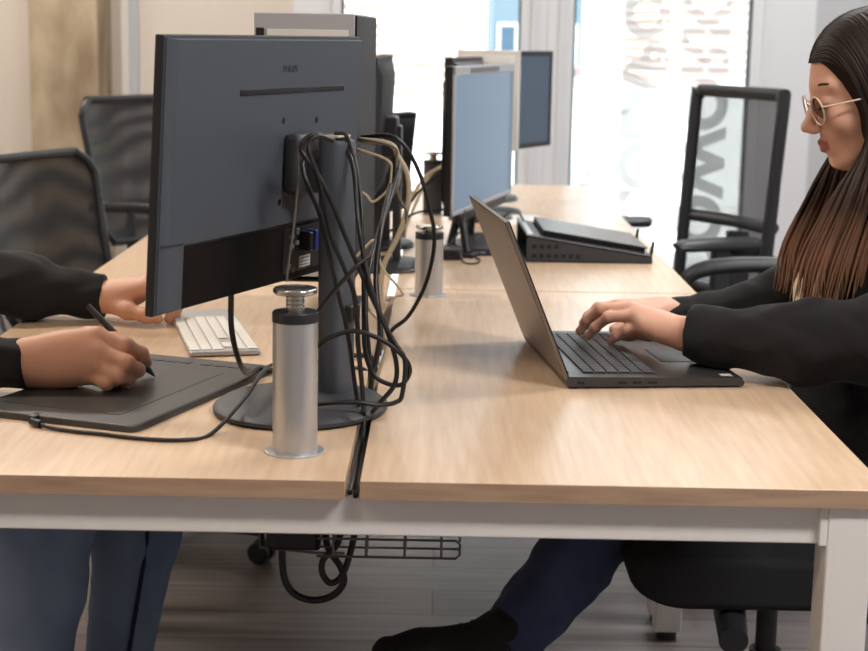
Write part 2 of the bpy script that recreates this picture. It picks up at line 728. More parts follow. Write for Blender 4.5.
# ================================================================== the setting
def slab(name, x0, x1, y0, y1, z0, z1, m, parent=None, bev=0.0):
    return struct(name, box(B(), ((x0 + x1) / 2, (y0 + y1) / 2, (z0 + z1) / 2), (x1 - x0, y1 - y0, z1 - z0), bev), m, parent)


slab('floor', -3.2, 3.4, -2.2, 7.0, -0.1, 0, floor_m)
ce = slab('ceiling', -3.2, 3.4, -2.2, 7.15, 2.8, 2.9, ceil_m)
slab('wall_left', -3.35, -3.2, -2.2, 7.15, 0, 2.8, wall_warm)
slab('wall_right', 3.4, 3.55, -2.2, 7.15, 0, 2.8, wall_grey)
slab('wall_front', -3.2, 3.4, -2.35, -2.2, 0, 2.8, wall_grey)
bm = B()
box(bm, (-1.925, 7.075, 1.4), (2.55, 0.15, 2.8))
struct('wall_back', bm, wall_warm)
bm = B()
box(bm, (2.505, 7.075, 1.4), (1.79, 0.15, 2.8))
box(bm, (0.48, 7.075, 2.675), (2.26, 0.15, 0.25))
struct('wall_back_right', bm, wall_grey)
slab('trim_1', -1.390, -1.358, 6.972, 7.0, 0, 2.8, white_metal)
slab('trim_2', -1.358, -1.318, 6.985, 7.0, 0, 2.8, wall_grey)
slab('pillar', -1.725, -1.440, 6.72, 7.0, 0, 2.8, concrete)
slab('baseboard_back', -3.2, -0.65, 6.985, 7.0, 0, 0.07, white_metal)
slab('baseboard_left', -3.2, -3.185, -2.2, 7.0, 0, 0.07, white_metal)
slab('baseboard_right', 3.385, 3.4, -2.2, 7.0, 0, 0.07, white_metal)


def window(name, fx0, gx0, gx1, fx1, seal0, seal1):
    """full-height glazing: jambs, head and sill, a pane and its sealing strips"""
    bm = B()
    box(bm, ((fx0 + gx0) / 2, 7.05, 1.275), (gx0 - fx0, 0.10, 2.55), 0.004)
    box(bm, ((fx1 + gx1) / 2, 7.05, 1.275), (fx1 - gx1, 0.10, 2.55), 0.004)
    box(bm, ((gx0 + gx1) / 2, 7.05, 2.5), (gx1 - gx0, 0.10, 0.10))
    box(bm, ((gx0 + gx1) / 2, 7.05, 0.03), (gx1 - gx0, 0.10, 0.06))
    # slim raised casement profile round the pane
    for x in (gx0 - 0.055, gx1 + 0.055):
        box(bm, (x, 6.995, 1.275), (0.012, 0.02, 2.55))
    w = struct(name, bm, frame_white)
    obj('glass_pane', box(B(), ((gx0 + gx1) / 2, 7.06, 1.255), (gx1 - gx0, 0.012, 2.39)), glass_m, w)
    obj('glazing_seal', box(B(), (gx0 + 0.005, 7.03, 1.255), (0.010, 0.05, 2.39)), seal0, w)
    obj('glazing_seal', box(B(), (gx1 - 0.005, 7.03, 1.255), (0.010, 0.05, 2.39)), seal1, w)
    return w


w1 = window('window_1', -0.65, -0.44, 0.335, 0.45, gasket_dark, gasket_m)
w2 = window('window_2', 0.45, 0.565, 1.335, 1.612, gasket_m, gasket_dark)


def lettering(txt, size, x, z, m, parent):
    me = text_mesh(txt, size, 0.0002, size * 0.045)
    o = obj('lettering', me, m, parent, smooth=0)
    # written for the street: read bottom to top, mirrored from inside
    o.matrix_local = Matrix(((0, -1, 0, x), (0, 0, 1, 7.052), (1, 0, 0, z), (0, 0, 0, 1))) @ Matrix.Diagonal((1, -1, 1, 1))
    return o


lettering('COWORKING', 0.275, 1.055, 0.165, vinyl_m, w2)
lettering('COLABORA', 0.26, 0.795, 0.42, vinyl_m, w2)
lettering('info@colaboracoworking', 0.085, 0.62, 0.60, vinyl_small, w2)

# ceiling panels
for x, y, e, c in CEIL:
    t = thing('ceiling_light', 'slim rectangular ceiling light panel above the desks', 'ceiling light', (x, y, 2.8), 0, 'ceiling light panels')
    bm = B()
    box(bm, (0, 0, -0.02), (1.2, 0.36, 0.04), 0.004)
    obj('frame', bm, white_metal, t)
    em = bpy.data.materials.new('lit_diffuser')
    em.use_nodes = True
    pb = em.node_tree.nodes['Principled BSDF']
    pb.inputs['Base Color'].default_value = (0.9, 0.9, 0.9, 1)
    pb.inputs['Emission Color'].default_value = (*c, 1)
    pb.inputs['Emission Strength'].default_value = 3.0
    obj('diffuser', box(B(), (0, 0, -0.043), (1.12, 0.30, 0.008)), em, t)

# ---- outside: pavement and the buildings across the street
pave = mat('pale_pavement', rgb(226, 224, 220), 0.9)
noise_color(pave, 2, rgb(214, 212, 208), rgb(232, 230, 226))
struct('ground', box(B(), (1, 18.1, -0.06), (40, 22, 0.1)), pave)
brick = mat('pale_brick', rgb(220, 200, 190), 0.9)
n, l, p = nt(brick)
tc = n.new('ShaderNodeTexCoord')
mp = n.new('ShaderNodeMapping')
mp.inputs['Rotation'].default_value = (PI / 2, 0, 0)
bt = n.new('ShaderNodeTexBrick')
bt.inputs['Scale'].default_value = 1.0
bt.inputs['Brick Width'].default_value = 0.22
bt.inputs['Row Height'].default_value = 0.072
bt.inputs['Mortar Size'].default_value = 0.012
bt.inputs['Color1'].default_value = rgb(166, 138, 126)
bt.inputs['Color2'].default_value = rgb(184, 160, 148)
bt.inputs['Mortar'].default_value = rgb(238, 234, 230)
l.new(tc.outputs['Object'], mp.inputs['Vector'])
l.new(mp.outputs['Vector'], bt.inputs['Vector'])
l.new(bt.outputs['Color'], p.inputs['Base Color'])
trim_flare = mat('white_trim_and_flare', rgb(240, 240, 238), 0.9)  # plain white for the corner strip and the flare at wall feet
blue_wall = mat('blue_grey_cladding', rgb(104, 122, 136), 0.8)
blue_pane = mat('dark_window_glass', rgb(70, 92, 112), 0.2)
red_awning = mat('dull_red_awning', rgb(150, 128, 132), 0.9)

t = thing('brick_house', 'pale brick house front across the street behind the left window', 'building', (-0.9, 12.5, -0.01))
bm = B()
box(bm, (0, 1.0, 2.9), (2.1, 2.0, 4.2))
obj('brick_wall', bm, brick, t)
obj('flare_base', box(B(), (0, 0.99, 0.4), (2.12, 2.04, 0.8), 0.01), trim_flare, t)  # white base put in for the flare that washes out the lower wall
obj('corner_strip', box(B(), (1.11, 1.0, 2.5), (0.12, 2.02, 5.0), 0.01), trim_flare, t)
t = thing('brick_shop', 'pale pinkish brick building across the street behind the right window', 'building', (2.45, 12.3, -0.01))
obj('brick_wall', box(B(), (0, 1.0, 2.9), (1.7, 2.0, 4.0)), brick, t)
obj('flare_base', box(B(), (0, 0.99, 0.45), (1.72, 2.04, 0.9), 0.01), trim_flare, t)  # added white foot, flare over the low brickwork put into shape and colour
t = thing('blue_building', 'bluish clad building far down the street between the two windows', 'building', (1.14, 19.5, -0.01))
obj('wall', box(B(), (0, 1.5, 3.4), (1.08, 3.0, 5.2)), blue_wall, t)
obj('flare_base', box(B(), (0, 1.49, 0.4), (1.12, 3.04, 0.8)), trim_flare, t)  # same added white foot standing for flare
for i in range(3):
    for z in (1.15, 2.3, 3.6):
        f = obj('window', box(B(), (-0.36 + i * 0.36, -0.01, z), (0.24, 0.06, 0.55)), frame_white, t)
        obj('pane', box(B(), (-0.36 + i * 0.36, -0.045, z), (0.18, 0.01, 0.48)), blue_pane, f)
obj('awning', box(B(), (0.38, -0.12, 0.86), (0.30, 0.3, 0.10), 0.01), red_awning, t)

# ================================================================== the bench desks
DZ = 0.74


def bench(label, y0, y1, front):
    t = thing('bench_desk', label, 'desk', (0, y0, 0), 0, 'double bench desks in one row')
    L = y1 - y0 - 0.006
    for x0, x1 in ((-0.762, -0.108), (-0.090, 0.548)):
        top = obj('desktop', box(B(), ((x0 + x1) / 2, L / 2, DZ - 0.0115), (x1 - x0, L, 0.023), 0.0012, seg=1), oak, t)
        obj('edge_band', box(B(), ((x0 + x1) / 2, -0.0006, DZ - 0.0117), (x1 - x0, 0.0012, 0.0224)), oak_edge, top)
    bm = B()
    box(bm, (-0.1, 0.030, 0.6920), (1.215, 0.03, 0.050), 0.002)
    obj('cross_beam', bm, white_metal, t)
    bm = B()
    box(bm, (-0.1, L - 0.045, 0.6920), (1.215, 0.03, 0.050), 0.002)
    obj('cross_beam', bm, white_metal, t)
    for x in (-0.70, 0.50):
        obj('side_rail', box(B(), (x, L / 2, 0.6920), (0.03, L - 0.12, 0.050), 0.002), white_metal, t)
    for y in (0.034, L - 0.06):
        for x, s in ((-0.716, -1), (0.504, 1)):
            lg = obj('leg', box(B(), (x, y, 0.369), (0.056, 0.056, 0.696), 0.003), white_metal, t)
            obj('foot', cyl(B(), (x, y, 0.001), (x, y, 0.021), 0.022), black_pl, lg)
            obj('bracket', box(B(), (x - s * 0.032, y - 0.004, 0.692), (0.010, 0.046, 0.052), 0.002), white_metal, lg)
    return t


D1 = bench('oak-topped double bench desk nearest, white frame, drawing tablet and laptop on it', 1.845, 3.318, True)
D2 = bench('middle oak-topped bench desk carrying the closed laptop on its riser', 3.318, 4.535, False)
D3 = bench('farthest oak-topped bench desk against the bright windows', 4.535, 5.750, False)

# cable tray and what lies in it
t = thing('cable_tray', 'grey wire cable tray hanging under the nearest desk', 'cable tray', (0.012, 2.32, 0.484))
bm = B()
wr = 0.0021
xa, xb, ya, yb = -0.19, 0.028, 0.0, 0.045
tube(bm, [(xa, ya, 0.028), (xb - 0.006, ya, 0.028), (xb, ya, 0.022), (xb, ya, 0.006), (xb - 0.006, ya, 0), (xa, ya, 0)], wr, 6, 1)
tube(bm, [(xa, yb, 0.028), (xb, yb, 0.028), (xb, yb, 0), (xa, yb, 0)], wr, 6, 1)
tube(bm, [(xb, ya, 0.028), (xb, yb, 0.028)], wr, 6, 1)
for x in (-0.165, -0.115, -0.056, 0.0):
    tube(bm, [(x, ya, 0.030), (x, ya, 0), (x, yb, 0), (x, yb, 0.030)], wr, 6, 1)
obj('basket', bm, wire_m, t)
for y in (0.0, 0.045):
    for x in (-0.165, 0.0):
        obj('hanger', tube(B(), [(x, y, 0.028), (x, y, 0.233)], 0.0016, 6, 1), wire_m, t)
t = thing('power_strip', 'black power block lying in the wire tray under the desk', 'power strip', (-0.2185, 2.40, 0.472))
obj('housing', box(B(), (0, 0.1, 0.028), (0.085, 0.26, 0.052), 0.006), black_pl, t)
obj('end_cap', box(B(), (0, -0.034, 0.028), (0.075, 0.012, 0.042), 0.004), black_gloss, t)
obj('support_wire', tube(B(), [(-0.055, -0.02, 0.05), (-0.052, -0.02, 0.004), (0.03, -0.02, -0.003), (0.08, -0.02, -0.003)], 0.0022, 6, 1), wire_m, t)
obj('hook', tube(B(), [(-0.055, -0.02, 0.05), (-0.055, -0.02, 0.245)], 0.0018, 6, 1), wire_m, t)


# ================================================================== aluminium posts
def post(label, loc, h, stem=0.022):
    t = thing('desk_post', label, 'desk post', loc, 0, 'aluminium posts standing on the desks')
    obj('flange', lathe(B(), [(0, 0), (0.0385, 0), (0.0385, 0.0022), (0.036, 0.0034), (0, 0.0034)]), alu, t)
    obj('tube', lathe(B(), [(0.0, 0.0034), (0.0287, 0.0034), (0.0287, h), (0.0275, h), (0, h)]), alu, t)
    obj('collar', lathe(B(), [(0, h), (0.0292, h), (0.0292, h + 0.011), (0.0278, h + 0.013), (0, h + 0.013)]), black_pl, t)
    z = h + 0.013
    pr = [(0, z)]
    k = int(stem / 0.0045)
    for i in range(k):
        zz = z + stem * i / k
        pr += [(0.0118, zz), (0.0118, zz + stem / k * 0.6), (0.0105, zz + stem / k * 0.75), (0.0105, zz + stem / k)]
    pr += [(0, z + stem)]
    obj('threaded_stem', lathe(B(), pr), steel, t)
    z += stem
    obj('cap_disc', lathe(B(), [(0, z), (0.0262, z), (0.028, z + 0.002), (0.028, z + 0.006), (0.0262, z + 0.008), (0.019, z + 0.0085), (0.018, z + 0.0075), (0, z + 0.0075)]), steel, t)
    return t


post('tall aluminium post with disc cap standing near the front of the desk gap', (-0.180, 1.976, DZ), 0.170, 0.022)
post('shorter aluminium post on the right desktop beside the dangling cables', (-0.020, 3.235, DZ), 0.118, 0.006)
t = post('farthest post, dark column among cables behind the right monitor', (-0.022, 4.72, DZ), 0.150, 0.016)
for c in t.children:
    if c.name.startswith('tube'):
        c.data.materials.clear() if c.data.users == 1 else None
        c.data.materials.append(dark_grey_pl)


# ================================================================== monitors
def plain_monitor(label, loc, rz, w, h, zb, tilt, shell, bezel, scr, th=0.034, bez=0.016, base='plate', group='desk monitors', off=0.0, top_bez=None, boff=0.0):
    """local: x along the width, screen faces +y, z from the desk"""
    t = thing('monitor', label, 'monitor', loc, rz, group)
    M = Matrix.Translation((off, 0, zb)) @ Matrix.Rotation(tilt, 4, 'X')
    tb = bez if top_bez is None else top_bez
    pn = B()
    box(pn, (0, -0.004, h / 2), (w, 0.018, h), 0.003, M)
    prism(pn, [(-w / 2 + 0.012, 0.012), (w / 2 - 0.012, 0.012), (w / 2 - 0.012, h - 0.012), (-w / 2 + 0.012, h - 0.012)], M, -0.012, -th, 0.03)
    sh = obj('rear_shell', pn, shell, t)
    fr = B()
    box(fr, (0, 0.0075, h - tb / 2), (w, 0.006, tb), 0.0015, M)
    box(fr, (0, 0.0075, bez / 2), (w, 0.006, bez), 0.0015, M)
    for s in (-1, 1):
        box(fr, (s * (w / 2 - bez / 2), 0.0075, h / 2), (bez, 0.006, h), 0.0015, M)
    obj('bezel', fr, bezel, t)
    obj('screen', box(B(), (0, 0.0062, (h + bez - tb) / 2), (w - 2 * bez, 0.0024, h - bez - tb), 0, M), scr, t)
    if base:
        st = B()
        yb = -th - 0.035
        box(st, (off + boff, yb, zb * 0.5 + 0.08), (0.06, 0.018, zb + 0.15), 0.004)
        box(st, (off + boff, yb + 0.025, zb + h * 0.42), (0.09, 0.05, 0.09), 0.006)
        obj('stand', st, black_pl, t)
        obj('base', lathe(B(), [(0, 0), (0.115, 0), (0.117, 0.004), (0.108, 0.012), (0.03, 0.018), (0, 0.018)], 40, Matrix.Translation((off + boff, yb + 0.02, 0)) @ Matrix.Diagonal((1, 0.8, 1, 1))), black_pl, t)
    return t


# --- the nearest monitor, back towards the camera
t = thing('monitor', 'large slate-backed monitor nearest the camera, back turned, cables over its stand', 'monitor', (-0.243, 2.27, DZ), math.atan2(0.92, 0.392), 'desk monitors')
# local +x runs away from the camera along the panel, local -y is the back
xl, xr, zb, zt = -0.316, 0.224, 0.172, 0.521
I4 = Matrix.Identity(4)
bm = B()
prism(bm, [(xl, zb), (xr, zb), (xr, zt), (xl, zt)], I4, -0.014, -0.020)
# raised back with a cut-out at the bottom centre for the sockets
U = [(xl + 0.002, zb + 0.001), (xl + 0.047, zb + 0.001), (xl + 0.047, zb + 0.080), (xr - 0.012, zb + 0.080), (xr - 0.012, zb + 0.001), (xr - 0.002, zb + 0.001), (xr - 0.002, zt - 0.001), (xl + 0.002, zt - 0.001)]
prism(bm, [U[0], (xr - 0.002, U[0][1]), U[6], U[7]], I4, -0.019, -0.022)
shell = obj('rear_shell', bm, slate_pl, t)
bm = B()
a = [(xl + 0.003, zb + 0.083), (xr - 0.003, zb + 0.083), (xr - 0.003, zt - 0.002), (xl + 0.003, zt - 0.002)]
hexa(bm, [(x_, -0.0215, z_) for x_, z_ in a], [(a[0][0] + .016, -0.030, a[0][1] + .004), (a[1][0] - .006, -0.030, a[1][1] + .004), (a[2][0] - .006, -0.030, a[2][1] - .0015), (a[3][0] + .016, -0.030, a[3][1] - .0015)])
hexa(bm, [(xl + .003, -.0215, zb + .002), (xl + .049, -.0215, zb + .002), (xl + .049, -.0215, zb + .090), (xl + .003, -.0215, zb + .090)], [(xl + .019, -.030, zb + .004), (xl + .047, -.030, zb + .004), (xl + .047, -.030, zb + .090), (xl + .019, -.030, zb + .090)])
obj('raised_back', bm, slate_pl, t, smooth=30)
obj('bezel', box(B(), ((xl + xr) / 2, -0.0125, (zb + zt) / 2), (xr - xl + 0.004, 0.012, zt - zb + 0.004), 0.002), black_pl, t)
obj('screen', box(B(), ((xl + xr) / 2, -0.0060, (zb + zt) / 2 + 0.004), (xr - xl - 0.02, 0.0016, zt - zb - 0.03)), screen_lap, t)
obj('socket_recess', box(B(), (-0.04, -0.0226, zb + 0.041), (0.50, 0.002, 0.080)), black_gloss, t)
obj('vent_slot', box(B(), (0.007, -0.0300, 0.4485), (0.305, 0.0024, 0.0085), 0.001), black_gloss, t)
me = text_mesh('PHILIPS', 0.0135, 0.0002)
lo = obj('emblem', me, label_grey, t, smooth=0)
lo.matrix_local = Matrix(((1, 0, 0, -0.032), (0, 0, -1, -0.0302), (0, 1, 0, 0.474), (0, 0, 0, 1)))
for x, z in ((-0.022, 0.407), (0.077, 0.404), (-0.022, 0.292), (0.077, 0.292)):
    obj('mount_hole', cyl(B(), (x, -0.0295, z), (x, -0.0306, z), 0.0045, seg=16), black_gloss, t)
# sockets, plugs and the rating sticker in the recess
sk = obj('socket_panel', box(B(), (0.066, -0.0240, zb + 0.044), (0.115, 0.002, 0.066), 0.0008), black_pl, t)
for i, (x, z, w_, h_, m_) in enumerate(((0.030, 0.236, 0.012, 0.006, grey_pl), (0.030, 0.222, 0.012, 0.006, grey_pl), (0.045, 0.243, 0.009, 0.009, grey_pl), (0.046, 0.226, 0.008, 0.006, silver))):
    obj('socket', box(B(), (x, -0.0260, z), (w_, 0.004, h_), 0.0008), m_, sk)
obj('video_plug', box(B(), (0.081, -0.032, 0.228), (0.013, 0.020, 0.030), 0.002), vga_blue, t)
obj('video_plug', box(B(), (0.062, -0.032, 0.228), (0.011, 0.020, 0.028), 0.002), black_pl, t)
st = obj('rating_sticker', box(B(), (0.074, -0.0254, 0.196), (0.034, 0.001, 0.017)), label_white, t)
for k in range(3):
    obj('print_line', box(B(), (0.073, -0.0261, 0.191 + k * 0.005), (0.026, 0.0004, 0.0018)), grey_pl, st)
for k in range(3):
    obj('control_button', box(B(), (0.020 + 0.011 * k, -0.0246, 0.186 + 0.006 * (k % 2)), (0.005, 0.002, 0.008), 0.0008), grey_pl, t)
# hinge, column and base
hg = B()
box(hg, (0.022, -0.044, 0.345), (0.085, 0.030, 0.088), 0.010)
box(hg, (0.024, -0.066, 0.335), (0.050, 0.040, 0.060), 0.010)
obj('hinge_block', hg, dark_grey_pl, t)
cl = B()
sec = []
for k in range(24):
    a = 2 * PI * k / 24
    sec.append((0.0305 * math.copysign(abs(math.cos(a)) ** 0.6, math.cos(a)), 0.021 * math.copysign(abs(math.sin(a)) ** 0.7, math.sin(a))))
cx0, cy0 = 0.022, -0.096
rings = []
for z in (0.012, 0.15, 0.30, 0.372, 0.378):
    sc = 1.0 if z < 0.376 else 0.93
    rings.append([cl.verts.new((cx0 + u_ * sc, cy0 + v_ * sc, z + (0.010 * (v_ + 0.02) / 0.04 if z > 0.36 else 0))) for u_, v_ in sec])
for a, b in zip(rings, rings[1:]):
    for k in range(24):
        cl.faces.new((a[k], a[(k + 1) % 24], b[(k + 1) % 24], b[k]))
cl.faces.new(rings[0][::-1])
cl.faces.new(rings[-1])
sc_o = obj('stand_column', cl, slate_pl, t, smooth=50)
obj('column_cap', box(B(), (cx0, cy0, 0.3855), (0.040, 0.024, 0.004), 0.002), cable_beige, sc_o)
obj('cable_clip', box(B(), (cx0, cy0 - 0.024, 0.135), (0.030, 0.016, 0.024), 0.004), black_pl, sc_o)
obj('base', lathe(B(), [(0, 0), (0.125, 0), (0.132, 0.004), (0.132, 0.009), (0.122, 0.016), (0.06, 0.021), (0, 0.022)], 56, Matrix.Translation((-0.040, -0.072, 0)) @ Matrix.Diagonal((1.0, 0.92, 1, 1))), dark_grey_pl, t)
PV = Matrix.Translation((0, -0.03, 0.345)) @ Matrix.Rotation(math.radians(3.5), 4, 'X') @ Matrix.Translation((0, 0.03, -0.345))
for o in list(t.children):                      # the panel leans back on its hinge
    if o.name.split('.')[0] not in ('hinge_block', 'stand_column', 'base'):
        o.matrix_basis = PV @ o.matrix_basis

# --- the grey computer tower behind it
t = thing('computer_tower', 'tall grey computer tower with dark perforated side, behind the nearest monitor', 'computer', (-0.2285, 2.98, DZ + 0.100), math.radians(-2.0))
hh = 0.461
bm = B()
box(bm, (0, 0, hh / 2 + 0.006), (0.172, 0.44, hh - 0.012), 0.003)
obj('case', bm, grey_pl, t)
obj('front_panel', box(B(), (0, -0.2225, hh / 2 + 0.004), (0.172, 0.008, hh - 0.008), 0.002), silver, t)
perf = mat('perforated_dark_metal', rgb(24, 25, 29), 0.6, spec=0.3)
n, l, p = nt(perf)
tc = n.new('ShaderNodeTexCoord')
vo = n.new('ShaderNodeTexVoronoi')
vo.inputs['Scale'].default_value = 170
vo.inputs['Randomness'].default_value = 0.0
cr = n.new('ShaderNodeValToRGB')
cr.color_ramp.elements[0].position = 0.30
cr.color_ramp.elements[0].color = rgb(10, 10, 12)
cr.color_ramp.elements[1].position = 0.42
cr.color_ramp.elements[1].color = rgb(24, 25, 30)
l.new(tc.outputs['Object'], vo.inputs['Vector'])
l.new(vo.outputs['Distance'], cr.inputs['Fac'])
l.new(cr.outputs['Color'], p.inputs['Base Color'])
obj('side_panel', box(B(), (0.0875, 0, hh / 2), (0.004, 0.436, hh - 0.006), 0.001), perf, t)
obj('drive_door', box(B(), (0.006, -0.2275, hh - 0.041), (0.140, 0.003, 0.027), 0.001), white_pl, t)
obj('power_button', box(B(), (-0.0755, -0.2280, hh - 0.034), (0.014, 0.004, 0.017), 0.001), black_pl, t)
for y in (-0.16, 0.16):
    for x in (-0.06, 0.06):
        obj('foot', cyl(B(), (x, y, 0), (x, y, 0.013), 0.014, seg=16), black_pl, t)

t = thing('tower_pedestal', 'narrow black pedestal carrying the grey computer tower', 'pedestal', (-0.19, 3.0, DZ))
obj('foot_plate', box(B(), (0, 0, 0.004), (0.075, 0.34, 0.008), 0.002), black_pl, t)
obj('column', box(B(), (0, 0.02, 0.050), (0.05, 0.20, 0.090), 0.003), black_pl, t)
obj('top_plate', box(B(), (-0.03, -0.02, 0.097), (0.14, 0.40, 0.005), 0.001), black_pl, t)

plain_monitor('dark monitor seen edge-on, just beyond the grey computer tower', (-0.160, 3.53, DZ), math.radians(88), 0.50, 0.31, 0.17, math.radians(3), matte_shell, matte_shell, screen_lap, th=0.024, off=0.10)
plain_monitor('lower dark monitor with lit top edge, farthest in the left row', (-0.253, 3.92, DZ), math.radians(62), 0.46, 0.255, 0.075, math.radians(6), matte_shell, dark_grey_pl, screen_lap, th=0.034, off=0.1)
# --- right-hand row: screens turned towards the right-hand seats
plain_monitor('silver-framed monitor with pale blue screen on the right row, black wedge stand', (0.103, 4.06, DZ), math.radians(-105), 0.64, 0.352, 0.104, 0, black_pl, silver, screen_m, th=0.030, bez=0.010, base=None, top_bez=0.022)
mr1 = [o for o in COL.objects if o.get('label', '').startswith('silver-framed monitor')][0]
for lg_ in ([(0.05, -0.026, 0.16), (0.10, -0.050, 0.010)], [(-0.05, -0.026, 0.16), (-0.10, -0.050, 0.010)], [(0.20, 0.0, 0.11), (0.245, 0.03, 0.010)]):
    obj('stand_leg', tube(B(), lg_, [0.011, 0.011], 8, 1), black_pl, mr1)
obj('chin_bar', box(B(), (0.0, 0.006, 0.094), (0.50, 0.014, 0.020), 0.003), black_pl, mr1)
obj('base', box(B(), (0.06, -0.005, 0.006), (0.42, 0.11, 0.012), 0.004), black_pl, mr1)
obj('brand_strip', box(B(), (0.02, 0.0112, 0.444), (0.30, 0.001, 0.012)), grey_pl, mr1)
plain_monitor('black monitor back showing as a strip left of the silver-framed monitor', (0.062, 4.66, DZ), math.radians(74), 0.34, 0.30, 0.166, 0, black_pl, black_pl, screen_lap, th=0.045)
plain_monitor('dark grey-framed monitor farthest right, in front of the window post', (0.272, 5.30, DZ), math.radians(-118), 0.40, 0.318, 0.162, 0, black_pl, dark_grey_pl, screen_dim, th=0.035, boff=0.15)
plain_monitor('pale grey monitor back peeping above the silver-framed monitor', (0.140, 4.86, DZ), math.radians(-10), 0.19, 0.30, 0.185, 0, white_pl, white_pl, screen_lap, th=0.030)

t = thing('docking_station', 'flat black docking box on desk below the silver-framed monitor', 'docking station', (0.03, 3.80, DZ), math.radians(-4))
obj('housing', box(B(), (0, 0, 0.013), (0.055, 0.09, 0.024), 0.003), dark_grey_pl, t)
obj('front_plate', box(B(), (0, -0.046, 0.013), (0.048, 0.003, 0.018), 0.001), black_gloss, t)
t = thing('cable_hub', 'long thin black hub bar beside the docking box', 'hub', (0.118, 3.86, DZ), math.radians(4))
obj('housing', box(B(), (0, 0, 0.009), (0.105, 0.04, 0.018), 0.003), black_pl, t)
for k in range(4):
    obj('socket', box(B(), (-0.036 + 0.024 * k, -0.0205, 0.009), (0.014, 0.002, 0.006)), grey_pl, t)

# ================================================================== laptop riser with a closed laptop
t = thing('laptop_riser', 'black perforated laptop riser on the middle desk, high end left', 'laptop riser', (0.208, 3.745, DZ), math.radians(1.5))
hl, hr_, W_, DP = 0.060, 0.014, 0.300, 0.33
for y in (0.0, DP - 0.006):
    pnl = B()
    prism(pnl, [(0, 0), (W_, 0), (W_, hr_), (0, hl)], Matrix.Translation((0, y, 0)), 0, 0.006)
    s_ = obj('side_panel', pnl, dark_grey_pl, t)
    if y == 0.0:
        for r_ in range(2):
            for k in range(7 if r_ == 0 else 8):
                x = 0.018 + k * 0.0175
                z = (0.016, 0.038)[r_]
                if z + 0.008 < hl - (hl - hr_) * x / W_ - 0.001:
                    obj('vent_hole', box(B(), (x, -0.0004, z), (0.0105, 0.0012, 0.0095), 0.0003), shoe_sole, s_)
slope = math.atan2(hl - hr_, W_)
RM = Matrix.Translation((0, 0, hl)) @ Matrix.Rotation(slope, 4, 'Y')
LS = math.hypot(W_, hl - hr_)
obj('top_plate', box(B(), (LS / 2, DP / 2, 0.003), (LS, DP, 0.005), 0.002, RM), black_pl, t)
obj('base_plate', box(B(), (W_ / 2, DP / 2, 0.002), (W_, DP, 0.004)), black_pl, t)
obj('silver_edge', box(B(), (0.006, DP / 2, 0.0075), (0.016, DP, 0.006), 0.002, RM), alu, t)
for y in (0.05, DP - 0.03):
    obj('stop_hook', box(B(), (LS + 0.004, y, 0.014), (0.007, 0.012, 0.042), 0.002, RM), black_pl, t)
t = thing('closed_laptop', 'closed dark laptop lying on the black riser', 'laptop', (0.208, 3.745, DZ), math.radians(1.5))
LM = RM @ Matrix.Translation((0.040, 0.035, 0.0058))
obj('base', box(B(), (0.126, 0.15, 0.0045), (0.250, 0.275, 0.008), 0.002, LM), black_pl, t)
obj('lid', box(B(), (0.128, 0.148, 0.0112), (0.256, 0.280, 0.005), 0.002, LM), lap_dark, t)

tag(obj('paper_sheet', box(B(), (0, 0, 0.0006), (0.15, 0.24, 0.0012)), paper_m, None, (0.24, 4.63, DZ)),
    'white paper sheet lying behind the riser near the silver-framed monitor', 'paper')
bpy.data.objects['paper_sheet'].rotation_euler = (0, 0, 0.25)

# ================================================================== the open laptop
t = thing('laptop', 'open graphite laptop the woman types on, lid tilted back', 'laptop', (0.2005, 2.372, DZ), math.radians(7))
LD, LW, LH = 0.276, 0.385, 0.019
dk = obj('keyboard_deck', prism(B(), [(0, 0.003), (LD, 0.003), (LD + 0.002, 0.008), (LD - 0.002, 0.015), (0.0, LH), (-0.003, 0.012)], I4, 0, LW), lap_dark, t)
dn = math.atan2(LH - 0.015, LD)
DM = Matrix.Translation((0, 0, LH)) @ Matrix.Rotation(dn, 4, 'Y')
obj('key_well', box(B(), (0.088, LW / 2, 0.0002), (0.118, LW - 0.05, 0.0008), 0, DM), black_pl, dk)
kb = B()
box(kb, (0, 0, 0), (0.0168, 0.0172, 0.0022), 0.0008, seg=1)
key_me = obj('key', kb, key_dark, dk)
first = key_me
pitch = 0.0192
for r_ in range(6):
    for c_ in range(17):
        if r_ == 5 and 4 <= c_ <= 8:
            continue
        o = first if (r_ == 0 and c_ == 0) else first.copy()
        if o is not first:
            COL.objects.link(o)
            o.parent = dk
        o.matrix_local = DM @ Matrix.Translation((0.038 + r_ * pitch, 0.0385 + c_ * pitch, 0.0016))
sp_ = obj('space_bar', box(B(), (0.038 + 5 * pitch, 0.0385 + 6 * pitch, 0.0016), (0.0168, pitch * 5 - 0.002, 0.0022), 0.0008, DM), key_dark, dk)
obj('touchpad', box(B(), (0.212, LW * 0.45, 0.0004), (0.072, 0.105, 0.0008), 0, DM), dark_grey_pl, dk)
obj('sticker', box(B(), (0.254, 0.022, 0.0004), (0.018, 0.014, 0.0004), 0, DM), label_white, dk)
for k, x in enumerate((0.020, 0.085, 0.108, 0.132)):
    obj('port', box(B(), (x, -0.0002, 0.0095), (0.014 if k else 0.011, 0.001, 0.004)), shoe_sole, dk)
lidM = Matrix.Translation((0.002, 0, 0.016)) @ Matrix.Rotation(math.radians(-22.5), 4, 'Y')
ld_ = B()
box(ld_, (-0.004, LW / 2, 0.131), (0.006, LW, 0.262), 0.002, lidM)
lidO = obj('lid', ld_, lap_lid, t)
obj('screen_bezel', box(B(), (0.0, LW / 2, 0.131), (0.003, LW - 0.004, 0.258), 0.001, lidM), black_pl, lidO)
obj('screen', box(B(), (0.0019, LW / 2, 0.134), (0.0012, LW - 0.03, 0.225), 0, lidM), screen_lap, lidO)
